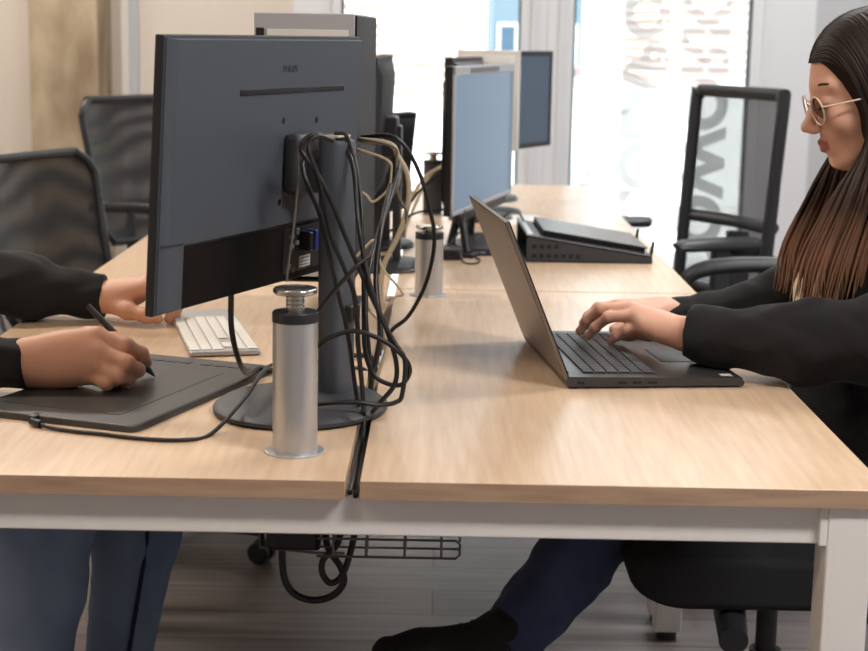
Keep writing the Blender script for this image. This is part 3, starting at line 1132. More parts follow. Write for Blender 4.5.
for y in (0.06, LW - 0.06):
    obj('hinge', cyl(B(), (0.002, y - 0.03, 0.0165), (0.002, y + 0.03, 0.0165), 0.006, seg=14), black_pl, t)

# ================================================================== tablet, pen, keyboard
TA = math.atan2(0.94, 0.34)
t = thing('drawing_tablet', 'black drawing tablet under the drawing hand on the left desktop', 'drawing tablet', (-0.400, 2.052, DZ), TA)
TL, TW = 0.43, 0.262     # local x away from the camera, local +y to the left
bd = B()
pl_ = rrect(TL, TW, 0.014, 5, TL / 2, TW / 2)
Mx = Matrix(((1, 0, 0, 0), (0, 0, 1, 0), (0, 1, 0, 0), (0, 0, 0, 1)))
vs0 = [bd.verts.new((x, y, 0.0)) for x, y in pl_]
vs1 = [bd.verts.new((x, y, 0.0075)) for x, y in pl_]
vs2 = [bd.verts.new((x + (0.003 if x < TL / 2 else -0.003), y + (0.003 if y < TW / 2 else -0.003), 0.0105)) for x, y in pl_]
bd.faces.new(vs0[::-1])
bd.faces.new(vs2)
for a, b in ((vs0, vs1), (vs1, vs2)):
    for k in range(len(a)):
        j = (k + 1) % len(a)
        bd.faces.new((a[k], a[j], b[j], b[k]))
obj('body', bd, tablet_m, t)
obj('drawing_surface', box(B(), (TL * 0.5 - 0.02, TW * 0.55, 0.0107), (0.30, 0.19, 0.0006)), tablet_face, t)
for k in range(8):
    obj('express_key', box(B(), (TL - 0.040, 0.030 + 0.024 * k + (0.012 if k > 3 else 0), 0.0108), (0.011, 0.018, 0.0012), 0.0004), dark_grey_pl, t)
obj('cable_plug', box(B(), (0.001, 0.155, 0.0065), (0.020, 0.012, 0.008), 0.002), black_pl, t)

t = thing('pen', 'black stylus pen in the drawing hand', 'pen', (-0.426, 2.350, 0.7525))
pa, pb_ = Vector((0, 0, 0)), Vector((-0.108, 0.040, 0.100))
dr = (pb_ - pa)
obj('barrel', tube(B(), [pa + dr * 0.10, pa + dr * 0.3, pa + dr * 0.62, pa + dr], [0.0052, 0.0066, 0.0056, 0.0042], 16, 4), black_pl, t)
obj('tip_cone', cyl(B(), pa + dr * 0.10, pa + dr * 0.015, 0.0052, 0.0016, 16), dark_grey_pl, t)
obj('nib', cyl(B(), pa + dr * 0.016, pa, 0.0011, 0.0008, 10), shoe_sole, t)
obj('rocker_switch', tube(B(), [pa + dr * 0.26 + Vector((0.0045, -0.003, 0.0035)), pa + dr * 0.40 + Vector((0.0045, -0.003, 0.0035))], 0.0024, 8, 1), dark_grey_pl, t)

KA = math.atan2(0.968, -0.25)
t = thing('keyboard', 'white slim keyboard lying behind the drawing tablet', 'keyboard', (-0.292, 2.585, DZ), KA)
KL, KD = 0.41, 0.118    # local x along the rows (away), local +y to the left
obj('body', box(B(), (KL / 2, KD / 2, 0.005), (KL, KD, 0.008), 0.003), alu, t)
obj('foot_bar', cyl(B(), (0.015, 0.006, 0.005), (KL - 0.015, 0.006, 0.005), 0.0048, seg=12), grey_pl, t)
k0 = obj('key', box(B(), (0, 0, 0), (0.0165, 0.0165, 0.0024), 0.0012, seg=1), key_white, t)
n_ = 0
for c_ in range(16):
    for r_ in range(6):
        x, y = 0.022 + c_ * 0.0192, 0.0115 + r_ * 0.0192
        if r_ == 2 and c_ in (0, 3, 4):
            continue
        o = k0 if n_ == 0 else k0.copy()
        if n_:
            COL.objects.link(o)
            o.parent = t
        o.location = (x, y, 0.0100)
        n_ += 1
obj('grey_strip', box(B(), (0.052, 0.0499, 0.0092), (0.045, 0.016, 0.0006)), silver, t)

# ================================================================== office chairs (local: +x is the way the sitter faces)


def star_base(t, r=0.33, turn=0.0, mt=None, castors=True):
    mt = mt or chair_pl
    bm = B()
    cyl(bm, (0, 0, 0.075), (0, 0, 0.125), 0.034, 0.030)
    ends = []
    for k in range(5):
        a = turn + k * 2 * PI / 5
        e = Vector((r * math.cos(a), r * math.sin(a), 0.070))
        tube(bm, [(0.02 * math.cos(a), 0.02 * math.sin(a), 0.100), e * 0.55 + Vector((0, 0, 0.045)), e + Vector((0, 0, 0.008))], [0.024, 0.020, 0.014], 10, 4)
        ends.append((e, a))
    obj('star_base', bm, mt, t)
    for e, a in ends:
        cb = B()
        px_, py_ = -math.sin(a), math.cos(a)
        for s in (-1, 1):
            c = Vector((e.x + s * 0.014 * px_, e.y + s * 0.014 * py_, 0.027))
            cyl(cb, c - Vector((px_, py_, 0)) * 0.009, c + Vector((px_, py_, 0)) * 0.009, 0.027, seg=20)
        cyl(cb, (e.x, e.y, 0.03), (e.x, e.y, 0.076), 0.008, seg=12)
        box(cb, (e.x, e.y, 0.045), (0.030, 0.030, 0.026), 0.006)
        obj('castor', cb, black_pl, t)


def gas_column(t, zs):
    bm = B()
    cyl(bm, (0, 0, 0.10), (0, 0, zs * 0.62), 0.027)
    cyl(bm, (0, 0, zs * 0.60), (0, 0, zs), 0.018)
    box(bm, (0, 0, zs - 0.012), (0.20, 0.14, 0.030), 0.008)
    obj('gas_column', bm, chair_pl, t)


def seat_pad(t, zb, w=0.48, x0=-0.23, x1=0.25, th=0.085):
    prof = [(x0, zb + 0.02), (x0 + 0.02, zb), *[(x1 - 0.095 + 0.095 * math.sin(q_ * PI / 18), zb + 0.066 - 0.066 * math.cos(q_ * PI / 18)) for q_ in range(10)], (x1 - 0.012, zb + th - 0.004), (x1 - 0.05, zb + th + 0.004), (x0 + 0.05, zb + th), (x0 + 0.01, zb + th - 0.012)]
    bm = B()
    prism(bm, prof, I4, -w / 2 + 0.02, w / 2 - 0.02)
    bmesh.ops.bevel(bm, geom=[e for e in bm.edges if len(e.link_faces) == 2 and e.calc_face_angle(0) > 0.9], offset=0.016, segments=3, profile=0.5, affect='EDGES')
    obj('seat', bm, foam_black, t)


def net_chair(label, loc, rz, top, w=0.48, zs=0.46, turn=0.3, lean=0.085, group='black net-backed swivel chairs', loop=True):
    """swivel chair with a double-netting back in a thin rounded frame"""
    t = thing('office_chair', label, 'chair', loc, rz, group)
    star_base(t, 0.345, turn)
    gas_column(t, zs - 0.07)
    seat_pad(t, zs - 0.075)
    zb = zs + 0.10
    def P(u_, v_):     # u across -1..1, v 0 bottom ..1 top
        z = zb + (top - zb) * v_
        x = -0.235 - lean * v_ - 0.03 * v_ * (1 - v_) + 0.035 * u_ * u_
        ww = w / 2 * (0.86 + 0.14 * math.sin(min(v_ * 1.25, 1) * PI / 2)) * (1 - 0.04 * max(0, v_ - 0.8))
        return Vector((x, u_ * ww, z))
    out = []
    hb, rc = top - zb, 0.075
    for a_, b_ in rrect(w, hb, rc, 6, 0, hb / 2):
        out.append(P(a_ * 2 / w, b_ / hb))
    # corners rounded in (u,v) space
    obj('back_frame', tube(B(), out, 0.0115, 10, 2, closed=True), chair_pl, t)
    bm = B()
    g = []
    for j in range(25):
        v_ = (0.5 - 0.5 * math.cos(PI * j / 24))
        dd = max(0.0, rc - min(v_, 1 - v_) * hb)
        lim = 1.0 - (rc - math.sqrt(max(0, rc * rc - dd * dd))) * 2 / w
        g.append([bm.verts.new(P(lim * (-1 + 2 * i / 14), v_)) for i in range(15)])
    for j in range(24):
        for i in range(14):
            bm.faces.new((g[j][i], g[j][i + 1], g[j + 1][i + 1], g[j + 1][i]))
    obj('back_netting', bm, net_dark, t)
    sp = B()
    tube(sp, [(-0.06, 0, zs - 0.06), (-0.26, 0, zs - 0.04), (-0.295, 0, zs + 0.06), (-0.30, 0, zs + 0.20)], [0.022, 0.022, 0.018, 0.014], 10, 5)
    obj('back_support', sp, chair_pl, t)
    if loop:
        for s in (-1, 1):
            y = s * 0.265
            za = zs + 0.235
            ar = tube(B(), [(0.235, y, za - 0.055), (0.205, y, za - 0.018), (0.12, y, za), (-0.02, y, za + 0.004), (-0.14, y, za - 0.002), (-0.235, y, za - 0.012)], [0.013, 0.016, 0.017, 0.016, 0.014, 0.012], 12, 5, flat=1.4)
            arm = obj('armrest', ar, chair_pl, t)
            obj('arm_strut', tube(B(), [(0.232, y, za - 0.058), (0.21, y, zs + 0.06), (0.12, y, zs - 0.01), (0.05, s * 0.20, zs - 0.045)], 0.0085, 10, 5), chair_pl, arm)
            obj('arm_strut', tube(B(), [(-0.225, y, za - 0.014), (-0.19, y, zs + 0.10), (-0.15, y, zs - 0.0)], 0.0075, 10, 4), chrome_m, arm)
    return t


net_chair('empty black net-backed chair at left, nearest the drawing hand', (-0.735, 3.83, 0), math.radians(-21.7), 0.955, zs=0.44, turn=-0.02)
net_chair('black net-backed chair with curved armrest in front of the concrete pillar', (-0.815, 5.33, 0), math.radians(-31), 1.035, w=0.50, zs=0.46, turn=0.4)
net_chair('dark chair whose curved armrest shows between the woman and the headrest-backed chair', (0.85, 3.70, 0), math.radians(180), 0.98, zs=0.475, turn=0.7, group='black net-backed swivel chairs')
net_chair('black swivel chair the man with the pen sits on', (-1.02, 2.56, 0), 0.0, 0.98, zs=0.47, turn=0.63, loop=False)

# --- chair with the tall see-through back
t = thing('office_chair', 'tall black chair with see-through framed back standing by the right window', 'chair', (0.655, 4.66, 0), math.radians(206.5))
star_base(t, 0.30, 0.2)
gas_column(t, 0.40)
seat_pad(t, 0.40)


def Q(u_, v_):      # v 0 at the lumbar .. 1 at the top
    z = 0.515 + 0.60 * v_
    x = -0.20 - 0.02 * math.cos(v_ * PI) - 0.085 * v_ ** 1.6 - 0.02 + 0.03 * u_ * u_ - 0.025 * math.sin(v_ * PI)
    ww = 0.225 * (0.92 + 0.08 * math.sin(min(1, v_ * 1.5) * PI / 2)) * (1.0 - 0.07 * max(0, v_ - 0.55) / 0.45)
    return Vector((x, u_ * ww, z))


ring = [Q(a_ / 0.225, max(0.0, b_ / 0.60)) for a_, b_ in rrect(0.45, 0.60, 0.035, 4, 0, 0.30)]
obj('back_frame', tube(B(), ring, 0.0195, 10, 2, closed=True), chair_pl, t)
obj('cross_bar', tube(B(), [Q(-0.97, 0.36), Q(0, 0.355) + Vector((-0.012, 0, 0)), Q(0.97, 0.36)], 0.016, 10, 6, flat=1.3), chair_pl, t)
bm = B()
g = [[bm.verts.new(Q(-0.97 + 1.94 * i / 12, 0.02 + 0.96 * j / 20)) for i in range(13)] for j in range(21)]
for j in range(20):
    for i in range(12):
        bm.faces.new((g[j][i], g[j][i + 1], g[j + 1][i + 1], g[j + 1][i]))
obj('back_netting', bm, net_clear, t)
obj('lumbar_pad', tube(B(), [Q(-0.15, 0.2) + Vector((-0.015, 0, 0)), Q(0.3, 0.2) + Vector((-0.03, 0, 0)), Q(0.9, 0.2) + Vector((-0.015, 0, 0))], 0.06, 10, 6, flat=0.35), chair_pl, t)
sp = B()
tube(sp, [(-0.05, 0, 0.39), (-0.24, 0, 0.42), (-0.275, 0, 0.52), (-0.275, 0, 0.70)], [0.03, 0.03, 0.026, 0.022], 10, 5, flat=1.6)
obj('back_support', sp, chair_pl, t)
for s in (-1, 1):
    y = s * 0.275
    ar = B()
    tube(ar, [(0.135, y, 0.700), (0.10, y, 0.706), (0.0, y, 0.708), (-0.12, y, 0.704), (-0.135, y, 0.702)], [0.018, 0.026, 0.027, 0.026, 0.016], 14, 4, flat=1.45)
    for v in ar.verts:
        v.co.z = 0.704 + (v.co.z - 0.704) * 0.52
    arm = obj('armrest', ar, chair_pl, t)
    pb2 = B()
    box(pb2, (-0.01, y, 0.60), (0.052, 0.026, 0.19), 0.006)
    tube(pb2, [(-0.01, y, 0.52), (-0.01, y, 0.43), (-0.01, s * 0.20, 0.395), (-0.01, s * 0.10, 0.390)], 0.020, 10, 4)
    obj('arm_post', pb2, chair_pl, arm)

# --- the woman's chair
t = thing('office_chair', "black swivel chair with thick seat under the seated woman", 'chair', (0.575, 2.60, 0), PI)
star_base(t, 0.30, 0.9)
gas_column(t, 0.385)
seat_pad(t, 0.385, w=0.49, x0=-0.27, x1=0.270, th=0.085)
lv = B()
tube(lv, [(0.02, 0.05, 0.378), (0.085, 0.13, 0.372), (0.100, 0.20, 0.362)], 0.006, 8, 3)
cyl(lv, (0.098, 0.17, 0.366), (0.106, 0.255, 0.350), 0.026, 0.023)
obj('height_lever', lv, chair_pl, t)
bk = B()
prism(bk, rrect(0.44, 0.50, 0.07, 6, 0, 0.80), Matrix.Rotation(PI / 2, 4, 'Z') @ Matrix.Translation((0, 0.355, 0)), -0.02, 0.02)
obj('backrest', bk, foam_black, t)
obj('back_support', tube(B(), [(-0.05, 0, 0.375), (-0.38, 0, 0.40), (-0.40, 0, 0.55), (-0.385, 0, 0.75)], 0.022, 10, 5), chair_pl, t)


# ================================================================== people
def basis(yaw, pitch, roll=0.0):
    """columns: forward, left, up of a head"""
    return np.array((Matrix.Rotation(yaw, 3, 'Z') @ Matrix.Rotation(pitch, 3, 'Y') @ Matrix.Rotation(roll, 3, 'X')))


def head(s, O, R, jaw=1.0, mb=0):
    """materials: 0 skin, 1 lips, 2 brows; head frame x forward, y left, z up, origin between the ears"""
    O = np.array(O)
    w = lambda x, y, z: O + R @ np.array((x, y, z))
    s.ell(w(-.013, 0, .030), (.096, .074, .081), R, .01)
    s.ell(w(.030, 0, -.030), (.058, .058, .078), R, .03)
    s.cap(w(.070, -.008, -.104), w(.070, .008, -.104), .0145 * jaw, k=.02)
    for y in (-1, 1):
        s.cap(w(-.008, y * .052 * jaw, -.066), w(.052, y * .020, -.104), .016 * jaw, .014, k=.025)
        s.ell(w(.060, y * .036, -.034), (.024, .022, .022), R, .02)
        s.cap(w(.074, y * .006, .020), w(.064, y * .046, .021), .011, .009, k=.012)
        s.ell(w(.0995, y * .0105, -.0445), (.010, .0068, .0065), R, .006)
        s.ell(w(.068, y * .032, -.003), (.0165, .0150, .0130), R, .005)
        s.ell(w(-.012, y * .076, -.012), (.016, .007, .030), R, .006)
        s.ell(w(-.020, y * .080, .000), (.010, .005, .018), R, .004)
    s.cap(w(.080, 0, .008), w(.104, 0, -.032), .0075, .0088, k=.010)
    s.ell(w(.1085, 0, -.0372), (.0105, .0095, .0085), R, .008)
    s.ell(w(.073, 0, -.072), (.018, .026, .022), R, .015)
    s.cap(w(.0895, -.013, -.0695), w(.0930, 0, -.0665), .0026, .0044, k=.005)
    s.cap(w(.0895, .013, -.0695), w(.0930, 0, -.0665), .0026, .0044, k=.005)
    s.cap(w(.0865, -.014, -.0745), w(.0905, 0, -.0785), .0026, .0050, k=.005)
    s.cap(w(.0865, .014, -.0745), w(.0905, 0, -.0785), .0026, .0050, k=.005)
    return w


def finger(s, pts, r0, r1, k=0.004, nail=None):
    n_ = len(pts)
    rs = np.linspace(r0, r1, n_)
    s.chain(pts, rs, k)
    for p, r in zip(pts[1:-1], rs[1:-1]):
        s.ell(p, (r * 1.10,) * 3, None, .004)
    if nail is not None:
        d = np.array(pts[-1]) - np.array(pts[-2])
        d /= np.linalg.norm(d)
        nn = np.array(nail, float)
        nn -= d * (nn @ d)
        nn /= np.linalg.norm(nn)
        c = np.array(pts[-1]) + nn * r1 * 0.78 - d * 0.001
        sd = np.cross(d, nn)
        s.ell(c, (0.0075, 0.0058, 0.0022), np.stack([d, sd, nn], 1), .0, 3)


def wr(amp, f, seed=0.0):
    def fn(V):
        x, y, z = V[:, 0] * f + seed, V[:, 1] * f - seed, V[:, 2] * f
        a = np.sin(x * 1.0 + 1.7 * np.sin(z * 0.9 + y * 0.5)) * np.cos(z * 1.3 + 0.8 * np.sin(y * 1.1))
        b = np.sin(z * 1.9 + 1.3 * np.sin(x * 1.3)) * 0.6
        c = np.sin((x + z) * 2.7 + np.sin(y * 2.1)) * 0.35
        return np.stack([(a + c) * amp * 0.6, (b - a) * amp * 0.6, (a + b) * amp], 1)
    return fn


H = 0.0032
# ------------------------------------------------------------------ the woman
WH = np.array((0.682, 2.585, 1.200))
WR_ = basis(PI + math.radians(2), math.radians(17))
s = SDF((-0.16, 2.25, 0.0), (1.0, 3.02, 1.36), 0.0036)
hw = head(s, WH, WR_, 0.94)
s.chain([hw(-.035, 0, -.05), (.765, 2.60, 1.08), (.785, 2.61, 1.02)], [.048, .046, .055], .03)
s.ell((.76, 2.615, .92), (.105, .155, .17), None, .05)
s.ell((.80, 2.615, .72), (.11, .145, .17), None, .06)
s.ell((.78, 2.615, .545), (.15, .165, .085), None, .06)
s.chain([(.795, 2.45, .99), (.735, 2.375, .815), (.420, 2.505, .798)], [.045, .038, .023], .03)
s.chain([(.795, 2.79, .99), (.700, 2.850, .822), (.545, 2.832, .788), (.420, 2.800, .782)], [.045, .038, .028, .022], .02)
s.chain([(.74, 2.53, .535), (.33, 2.575, .535), (.135, 2.472, .300)], [.075, .050, .032], .04)
s.chain([(.74, 2.70, .52), (.36, 2.66, .505), (.045, 2.62, .115)], [.075, .050, .032], .04)
# near (left) hand: palm down, fingers spread forward over the keys
s.chain([(.435, 2.500, .800), (.400, 2.517, .802), (.372, 2.533, .806)], [.024, .0235, .022], .02)
mcp = {'i': (.322, 2.612, .826), 'm': (.318, 2.588, .829), 'r': (.326, 2.564, .822), 'p': (.343, 2.543, .809)}
for kk, m_ in mcp.items():
    s.cap((.388, 2.500 + (m_[1] - 2.5) * 0.40, .804), m_, .0165, .0125, .014)
s.ell((.360, 2.552, .808), (.036, .034, .018), basis(math.radians(-33), math.radians(12)), .02)
up_ = (0, 0, 1)
finger(s, [mcp['i'], (.276, 2.645, .820), (.257, 2.662, .798), (.247, 2.672, .778)], .0105, .0072, nail=(-.7, .2, .7))
finger(s, [mcp['m'], (.273, 2.616, .823), (.252, 2.637, .801), (.241, 2.648, .779)], .0108, .0074, nail=(-.7, .2, .7))
finger(s, [mcp['r'], (.282, 2.588, .815), (.263, 2.606, .794), (.252, 2.617, .776)], .0104, .0072, nail=(-.7, .2, .7))
finger(s, [mcp['p'], (.312, 2.566, .799), (.297, 2.580, .785), (.288, 2.589, .774)], .0092, .0064, nail=(-.7, .2, .7))
finger(s, [(.385, 2.545, .795), (.352, 2.603, .787), (.322, 2.628, .780), (.300, 2.640, .774)], .0145, .0085, .010, nail=(-.3, .5, .8))
# far (right) hand behind it
s.chain([(.440, 2.802, .786), (.400, 2.798, .789), (.385, 2.796, .792)], [.023, .0225, .021], .02)
mc2 = {'i': (.318, 2.748, .800), 'm': (.314, 2.772, .803), 'r': (.320, 2.796, .799), 'p': (.334, 2.818, .790)}
for kk, m_ in mc2.items():
    s.cap((.392, 2.797 + (m_[1] - 2.79) * 0.4, .789), m_, .0155, .0118, .014)
s.ell((.352, 2.783, .790), (.036, .034, .016), None, .02)
finger(s, [mc2['i'], (.286, 2.737, .797), (.270, 2.730, .783), (.262, 2.727, .773)], .0100, .0070, nail=(-.7, 0, .7))
finger(s, [mc2['m'], (.282, 2.766, .800), (.265, 2.762, .785), (.256, 2.760, .773)], .0102, .0072, nail=(-.7, 0, .7))
finger(s, [mc2['r'], (.290, 2.796, .795), (.273, 2.796, .783), (.264, 2.796, .773)], .0100, .0070, nail=(-.7, 0, .7))
finger(s, [mc2['p'], (.308, 2.824, .786), (.293, 2.827, .779), (.284, 2.829, .773)], .0090, .0064, nail=(-.7, 0, .7))
finger(s, [(.385, 2.768, .784), (.350, 2.728, .780), (.322, 2.712, .776), (.304, 2.706, .773)], .0140, .0082, .010, nail=(-.3, 0, .9))
woman = obj('person', s.mesh(), [skin_f, lip_m, brow_m, nail_m], None, smooth=180)
tag(woman, 'seated woman in black jacket with long brown hair and glasses, typing on the laptop', 'person')
del s
for y in (-1, 1):
    eb = B()
    bmesh.ops.create_uvsphere(eb, u_segments=16, v_segments=10, radius=0.0118, matrix=Matrix.Translation(Vector(hw(.0700, y * .032, -.0045))))
    obj('eye', eb, eye_white, woman)



def face_details(parent, w):
    for y in (-1, 1):
        bt_ = B()
        for k in range(16):
            f_ = k / 15
            a_ = Vector(w(.0835 - .011 * f_ ** 2, y * (.013 + .033 * f_), .0185 + .006 * math.sin(f_ * 2.4)))
            b_ = Vector(w(.0825 - .011 * f_ ** 2, y * (.017 + .034 * f_), .0245 + .004 * math.sin(f_ * 2.4)))
            tube(bt_, [a_, (a_ + b_) / 2, b_], [.0008, .0014, .0003], 5, 2)
        obj('eyebrow', bt_, brow_m, parent)
        bl = B()
        for k in range(9):
            f_ = k / 8
            a_ = Vector(w(.0835 - .006 * (f_ - .35) ** 2 * 4, y * (.0215 + .021 * f_), -.0085))
            b_ = Vector(w(.0905 - .004 * f_, y * (.0205 + .025 * f_), -.0125))
            tube(bl, [a_, b_], [.0009, .0003], 5, 1)
        obj('eyelashes', bl, brow_m, parent)


def blush_lips(me, w, m):
    """lip colour follows the lips: a soft-edged attribute round the mouth line"""
    co = np.empty(len(me.vertices) * 3, np.float32)
    me.vertices.foreach_get('co', co)
    co = co.reshape(-1, 3)
    dmin = np.full(len(co), 9.0)
    for a_, b_, r_ in ((w(.0895, -.015, -.0705), w(.0955, 0, -.0668), .0042), (w(.0895, .015, -.0705), w(.0955, 0, -.0668), .0042), (w(.0875, -.014, -.0745), w(.0930, 0, -.0790), .0052), (w(.0875, .014, -.0745), w(.0930, 0, -.0790), .0052)):
        ba = b_ - a_
        t_ = np.clip(((co - a_) @ ba) / (ba @ ba), 0, 1)
        dmin = np.minimum(dmin, np.linalg.norm(co - (a_ + t_[:, None] * ba), axis=1) - r_)
    val = np.clip(1 - dmin / .0028, 0, 1).astype(np.float32)
    at_ = me.attributes.new('lip', 'FLOAT', 'POINT')
    at_.data.foreach_set('value', val)
    n, l, p = nt(m)
    if 'lip' not in n:
        a2 = n.new('ShaderNodeAttribute')
        a2.name = 'lip'
        a2.attribute_name = 'lip'
        mx = n.new('ShaderNodeMix')
        mx.data_type = 'RGBA'
        mx.inputs[6].default_value = p.inputs['Base Color'].default_value[:]
        mx.inputs[7].default_value = rgb(176, 110, 100)
        l.new(a2.outputs['Fac'], mx.inputs[0])
        l.new(mx.outputs[2], p.inputs['Base Color'])


face_details(woman, hw)
blush_lips(woman.data, hw, skin_f)
# jacket
s = SDF((0.36, 2.24, 0.42), (1.02, 3.0, 1.13), 0.0052)
s.ell((.765, 2.615, .91), (.145, .185, .175), None, .05)
s.ell((.770, 2.605, .74), (.165, .185, .20), None, .07)
s.ell((.680, 2.60, .63), (.085, .17, .075), None, .06)
s.ell((.79, 2.615, .565), (.180, .20, .105), None, .07)
s.chain([(.785, 2.53, 1.055), (.795, 2.43, 1.005), (.735, 2.362, .832)], [.045, .074, .068], .05)
s.chain([(.785, 2.70, 1.055), (.790, 2.80, 1.005), (.690, 2.862, .845)], [.045, .070, .062], .05)
s.chain([(.735, 2.362, .832), (.570, 2.438, .808), (.400, 2.508, .802)], [.078, .060, .039], .03)
s.chain([(.690, 2.862, .838), (.545, 2.835, .788), (.392, 2.802, .778)], [.064, .042, .032], .02)
s.chain([(.460, 2.484, .804), (.408, 2.505, .803)], [.0490, .0440], .003)        # turned-back cuffs
s.chain([(.445, 2.810, .781), (.400, 2.802, .780)], [.0370, .0350], .004)
s.cap((.725, 2.52, 1.075), (.642, 2.545, .84), .020, .026, .02)                     # lapels
s.cap((.725, 2.70, 1.075), (.642, 2.675, .84), .020, .026, .02)
s.cut_ell((.605, 2.605, .915), (.090, .060, .160), None)
s.cut_ell((.70, 2.60, 1.09), (.085, .075, .07), None)
s.plane((.402, 2.507, .80), (-.93, .37, 0), ((.36, 2.40, .70), (.44, 2.62, .90)))
s.plane((.394, 2.80, .78), (-1, 0, 0), ((.36, 2.70, .70), (.43, 2.90, .90)))
s.plane((0, 0, .746), (0, 0, -1), ((.36, 2.2, .70), (.548, 3.0, .80)))
obj('jacket', s.mesh(wr(0.0036, 52, 0.4)), black_cloth, woman, smooth=180)
del s
s = SDF((0.55, 2.40, 0.70), (0.95, 2.84, 1.10), 0.005)
s.ell((.760, 2.612, .92), (.128, .150, .160), None, .04)
s.ell((.682, 2.605, .850), (.092, .105, .090), None, .05)
s.cut_ell((.725, 2.60, 1.10), (.10, .09, .085), None)
obj('top', s.mesh(wr(0.0015, 60, 2)), cream_cloth, woman, smooth=180)
del s
# jeans
s = SDF((0.0, 2.36, 0.08), (0.98, 2.86, 0.66), 0.0055)
s.ell((.79, 2.615, .535), (.165, .180, .085), None, .05)
s.chain([(.74, 2.53, .545), (.33, 2.575, .535), (.229, 2.520, .409), (.112, 2.463, .278)], [.090, .070, .060, .052], .03)
s.chain([(.74, 2.70, .525), (.36, 2.66, .515), (.288, 2.655, .431), (.184, 2.645, .295), (.038, 2.62, .105)], [.090, .070, .062, .058, .050], .03)
s.plane((.122, 2.466, .292), (-.82, -.10, -.55), ((.0, 2.38, .20), (.20, 2.558, .40)))
jeans = obj('jeans', s.mesh(wr(0.0030, 48, 1.1)), denim_dark, woman, smooth=180)
obj('hem_stitch', tube(B(), [(.131 + .050 * (math.cos(a) * .3 - math.sin(a) * .62), 2.468 + .052 * math.cos(a) * .85, .301 + .052 * (math.sin(a) * .80 + math.cos(a) * .05)) for a in np.linspace(0, 2 * PI, 13)[:-1]], 0.0022, 6, 3, closed=True), seam_m, jeans)
del s
# shoes


def shoe(parent, heel, toe, h, w_, zsole, name='shoe'):
    heel, toe = np.array(heel), np.array(toe)
    d = toe - heel
    L_ = np.linalg.norm(d)
    d /= L_
    lo = np.minimum(heel, toe) - 0.13
    hi = np.maximum(heel, toe) + 0.16
    q = SDF(lo, hi, 0.004)
    at_ = lambda t_, dz=0.0: heel + d * L_ * t_ + np.array((0, 0, dz))
    q.chain([at_(.12, .035), at_(.40, .034), at_(.70, .022), at_(.90, .014)], [.034, .035, .040, .030], .02)
    q.chain([at_(.12, .04), at_(.12, .085)], [.036, .040], .02)
    q.cap(at_(.20, .075), at_(.55, .042), .032, .026, .025)
    sh_ = obj(name, q.mesh(wr(0.0012, 70)), shoe_m, parent, smooth=180)
    b_ = B()
    sd = np.array((-d[1], d[0], 0))
    sd /= np.linalg.norm(sd)
    pts = []
    for t_, ww in ((.02, .022), (.10, .034), (.30, .034), (.55, .038), (.75, .045), (.90, .036), (.98, .018)):
        pts.append((t_, ww))
    ring_t = [heel + d * L_ * t_ + sd * ww for t_, ww in pts] + [heel + d * L_ * t_ - sd * ww for t_, ww in pts[::-1]]
    va = [b_.verts.new(Vector(p) + Vector((0, 0, 0.010))) for p in ring_t]
    vb = [b_.verts.new(Vector(p) + Vector((0, 0, -0.012))) for p in ring_t]
    b_.faces.new(va)
    b_.faces.new(vb[::-1])
    for i in range(len(va)):
        j = (i + 1) % len(va)
        b_.faces.new((va[i], vb[i], vb[j], va[j]))
    obj('sole', b_, shoe_sole, sh_)
    lc = B()
    for t_, dz in ((.34, .094), (.42, .085), (.50, .074), (.58, .064)):
        c = at_(t_, dz)
        tube(lc, [c - sd * .018 - np.array((0, 0, .006)), c, c + sd * .018 - np.array((0, 0, .006))], 0.0024, 6, 3)
    obj('laces', lc, shoe_sole, sh_)
    return sh_


shoe(woman, (.150, 2.465, .222), (-.092, 2.425, .274), .1, .08, 0)
shoe(woman, (.085, 2.625, .014), (-.165, 2.590, .014), .1, .08, 0)

# hair: a cap over the skull and long locks falling over the shoulders
hair_m = mat('long_brown_hair', rgb(44, 32, 27), 0.5, spec=0.22)
n, l, p = nt(hair_m)
tc = n.new('ShaderNodeTexCoord')
sx = n.new('ShaderNodeSeparateXYZ')
nz = n.new('ShaderNodeTexNoise')
nz.inputs['Scale'].default_value = 14
mr = n.new('ShaderNodeMath')
mr.operation = 'MULTIPLY_ADD'
mr.inputs[1].default_value = 0.16
cr = n.new('ShaderNodeValToRGB')
e = cr.color_ramp.elements
e[0].position, e[0].color = 0.0, rgb(186, 148, 120)
e[1].position, e[1].color = 1.0, rgb(40, 29, 25)
x_ = e.new(0.35)
x_.color = rgb(132, 96, 74)
x_ = e.new(0.62)
x_.color = rgb(60, 43, 35)
mp2 = n.new('ShaderNodeMapRange')
mp2.inputs['From Min'].default_value = 0.86
mp2.inputs['From Max'].default_value = 1.26
l.new(tc.outputs['Object'], sx.inputs[0])
l.new(tc.outputs['Object'], nz.inputs['Vector'])
l.new(nz.outputs['Fac'], mr.inputs[0])
l.new(sx.outputs['Z'], mr.inputs[2])
l.new(mr.outputs[0], mp2.inputs['Value'])
l.new(mp2.outputs['Result'], cr.inputs['Fac'])
l.new(cr.outputs['Color'], p.inputs['Base Color'])
s = SDF((0.52, 2.42, 1.0), (0.90, 2.75, 1.36), 0.0036)
s.ell(hw(-.018, 0, .034), (.1025, .0815, .0865), WR_, .0)
for y in (-1, 1):
    s.ell(hw(-.022, y * .050, -.045), (.062, .036, .105), WR_, .03)
s.ell(hw(-.075, 0, -.06), (.040, .070, .11), WR_, .03)
s.cut_ell(hw(.132, 0, -.030), (.090, .20, .125), WR_)
hair = obj('hair', s.mesh(), hair_m, woman, smooth=180)
del s
lk = B()
rnd = random.Random(11)
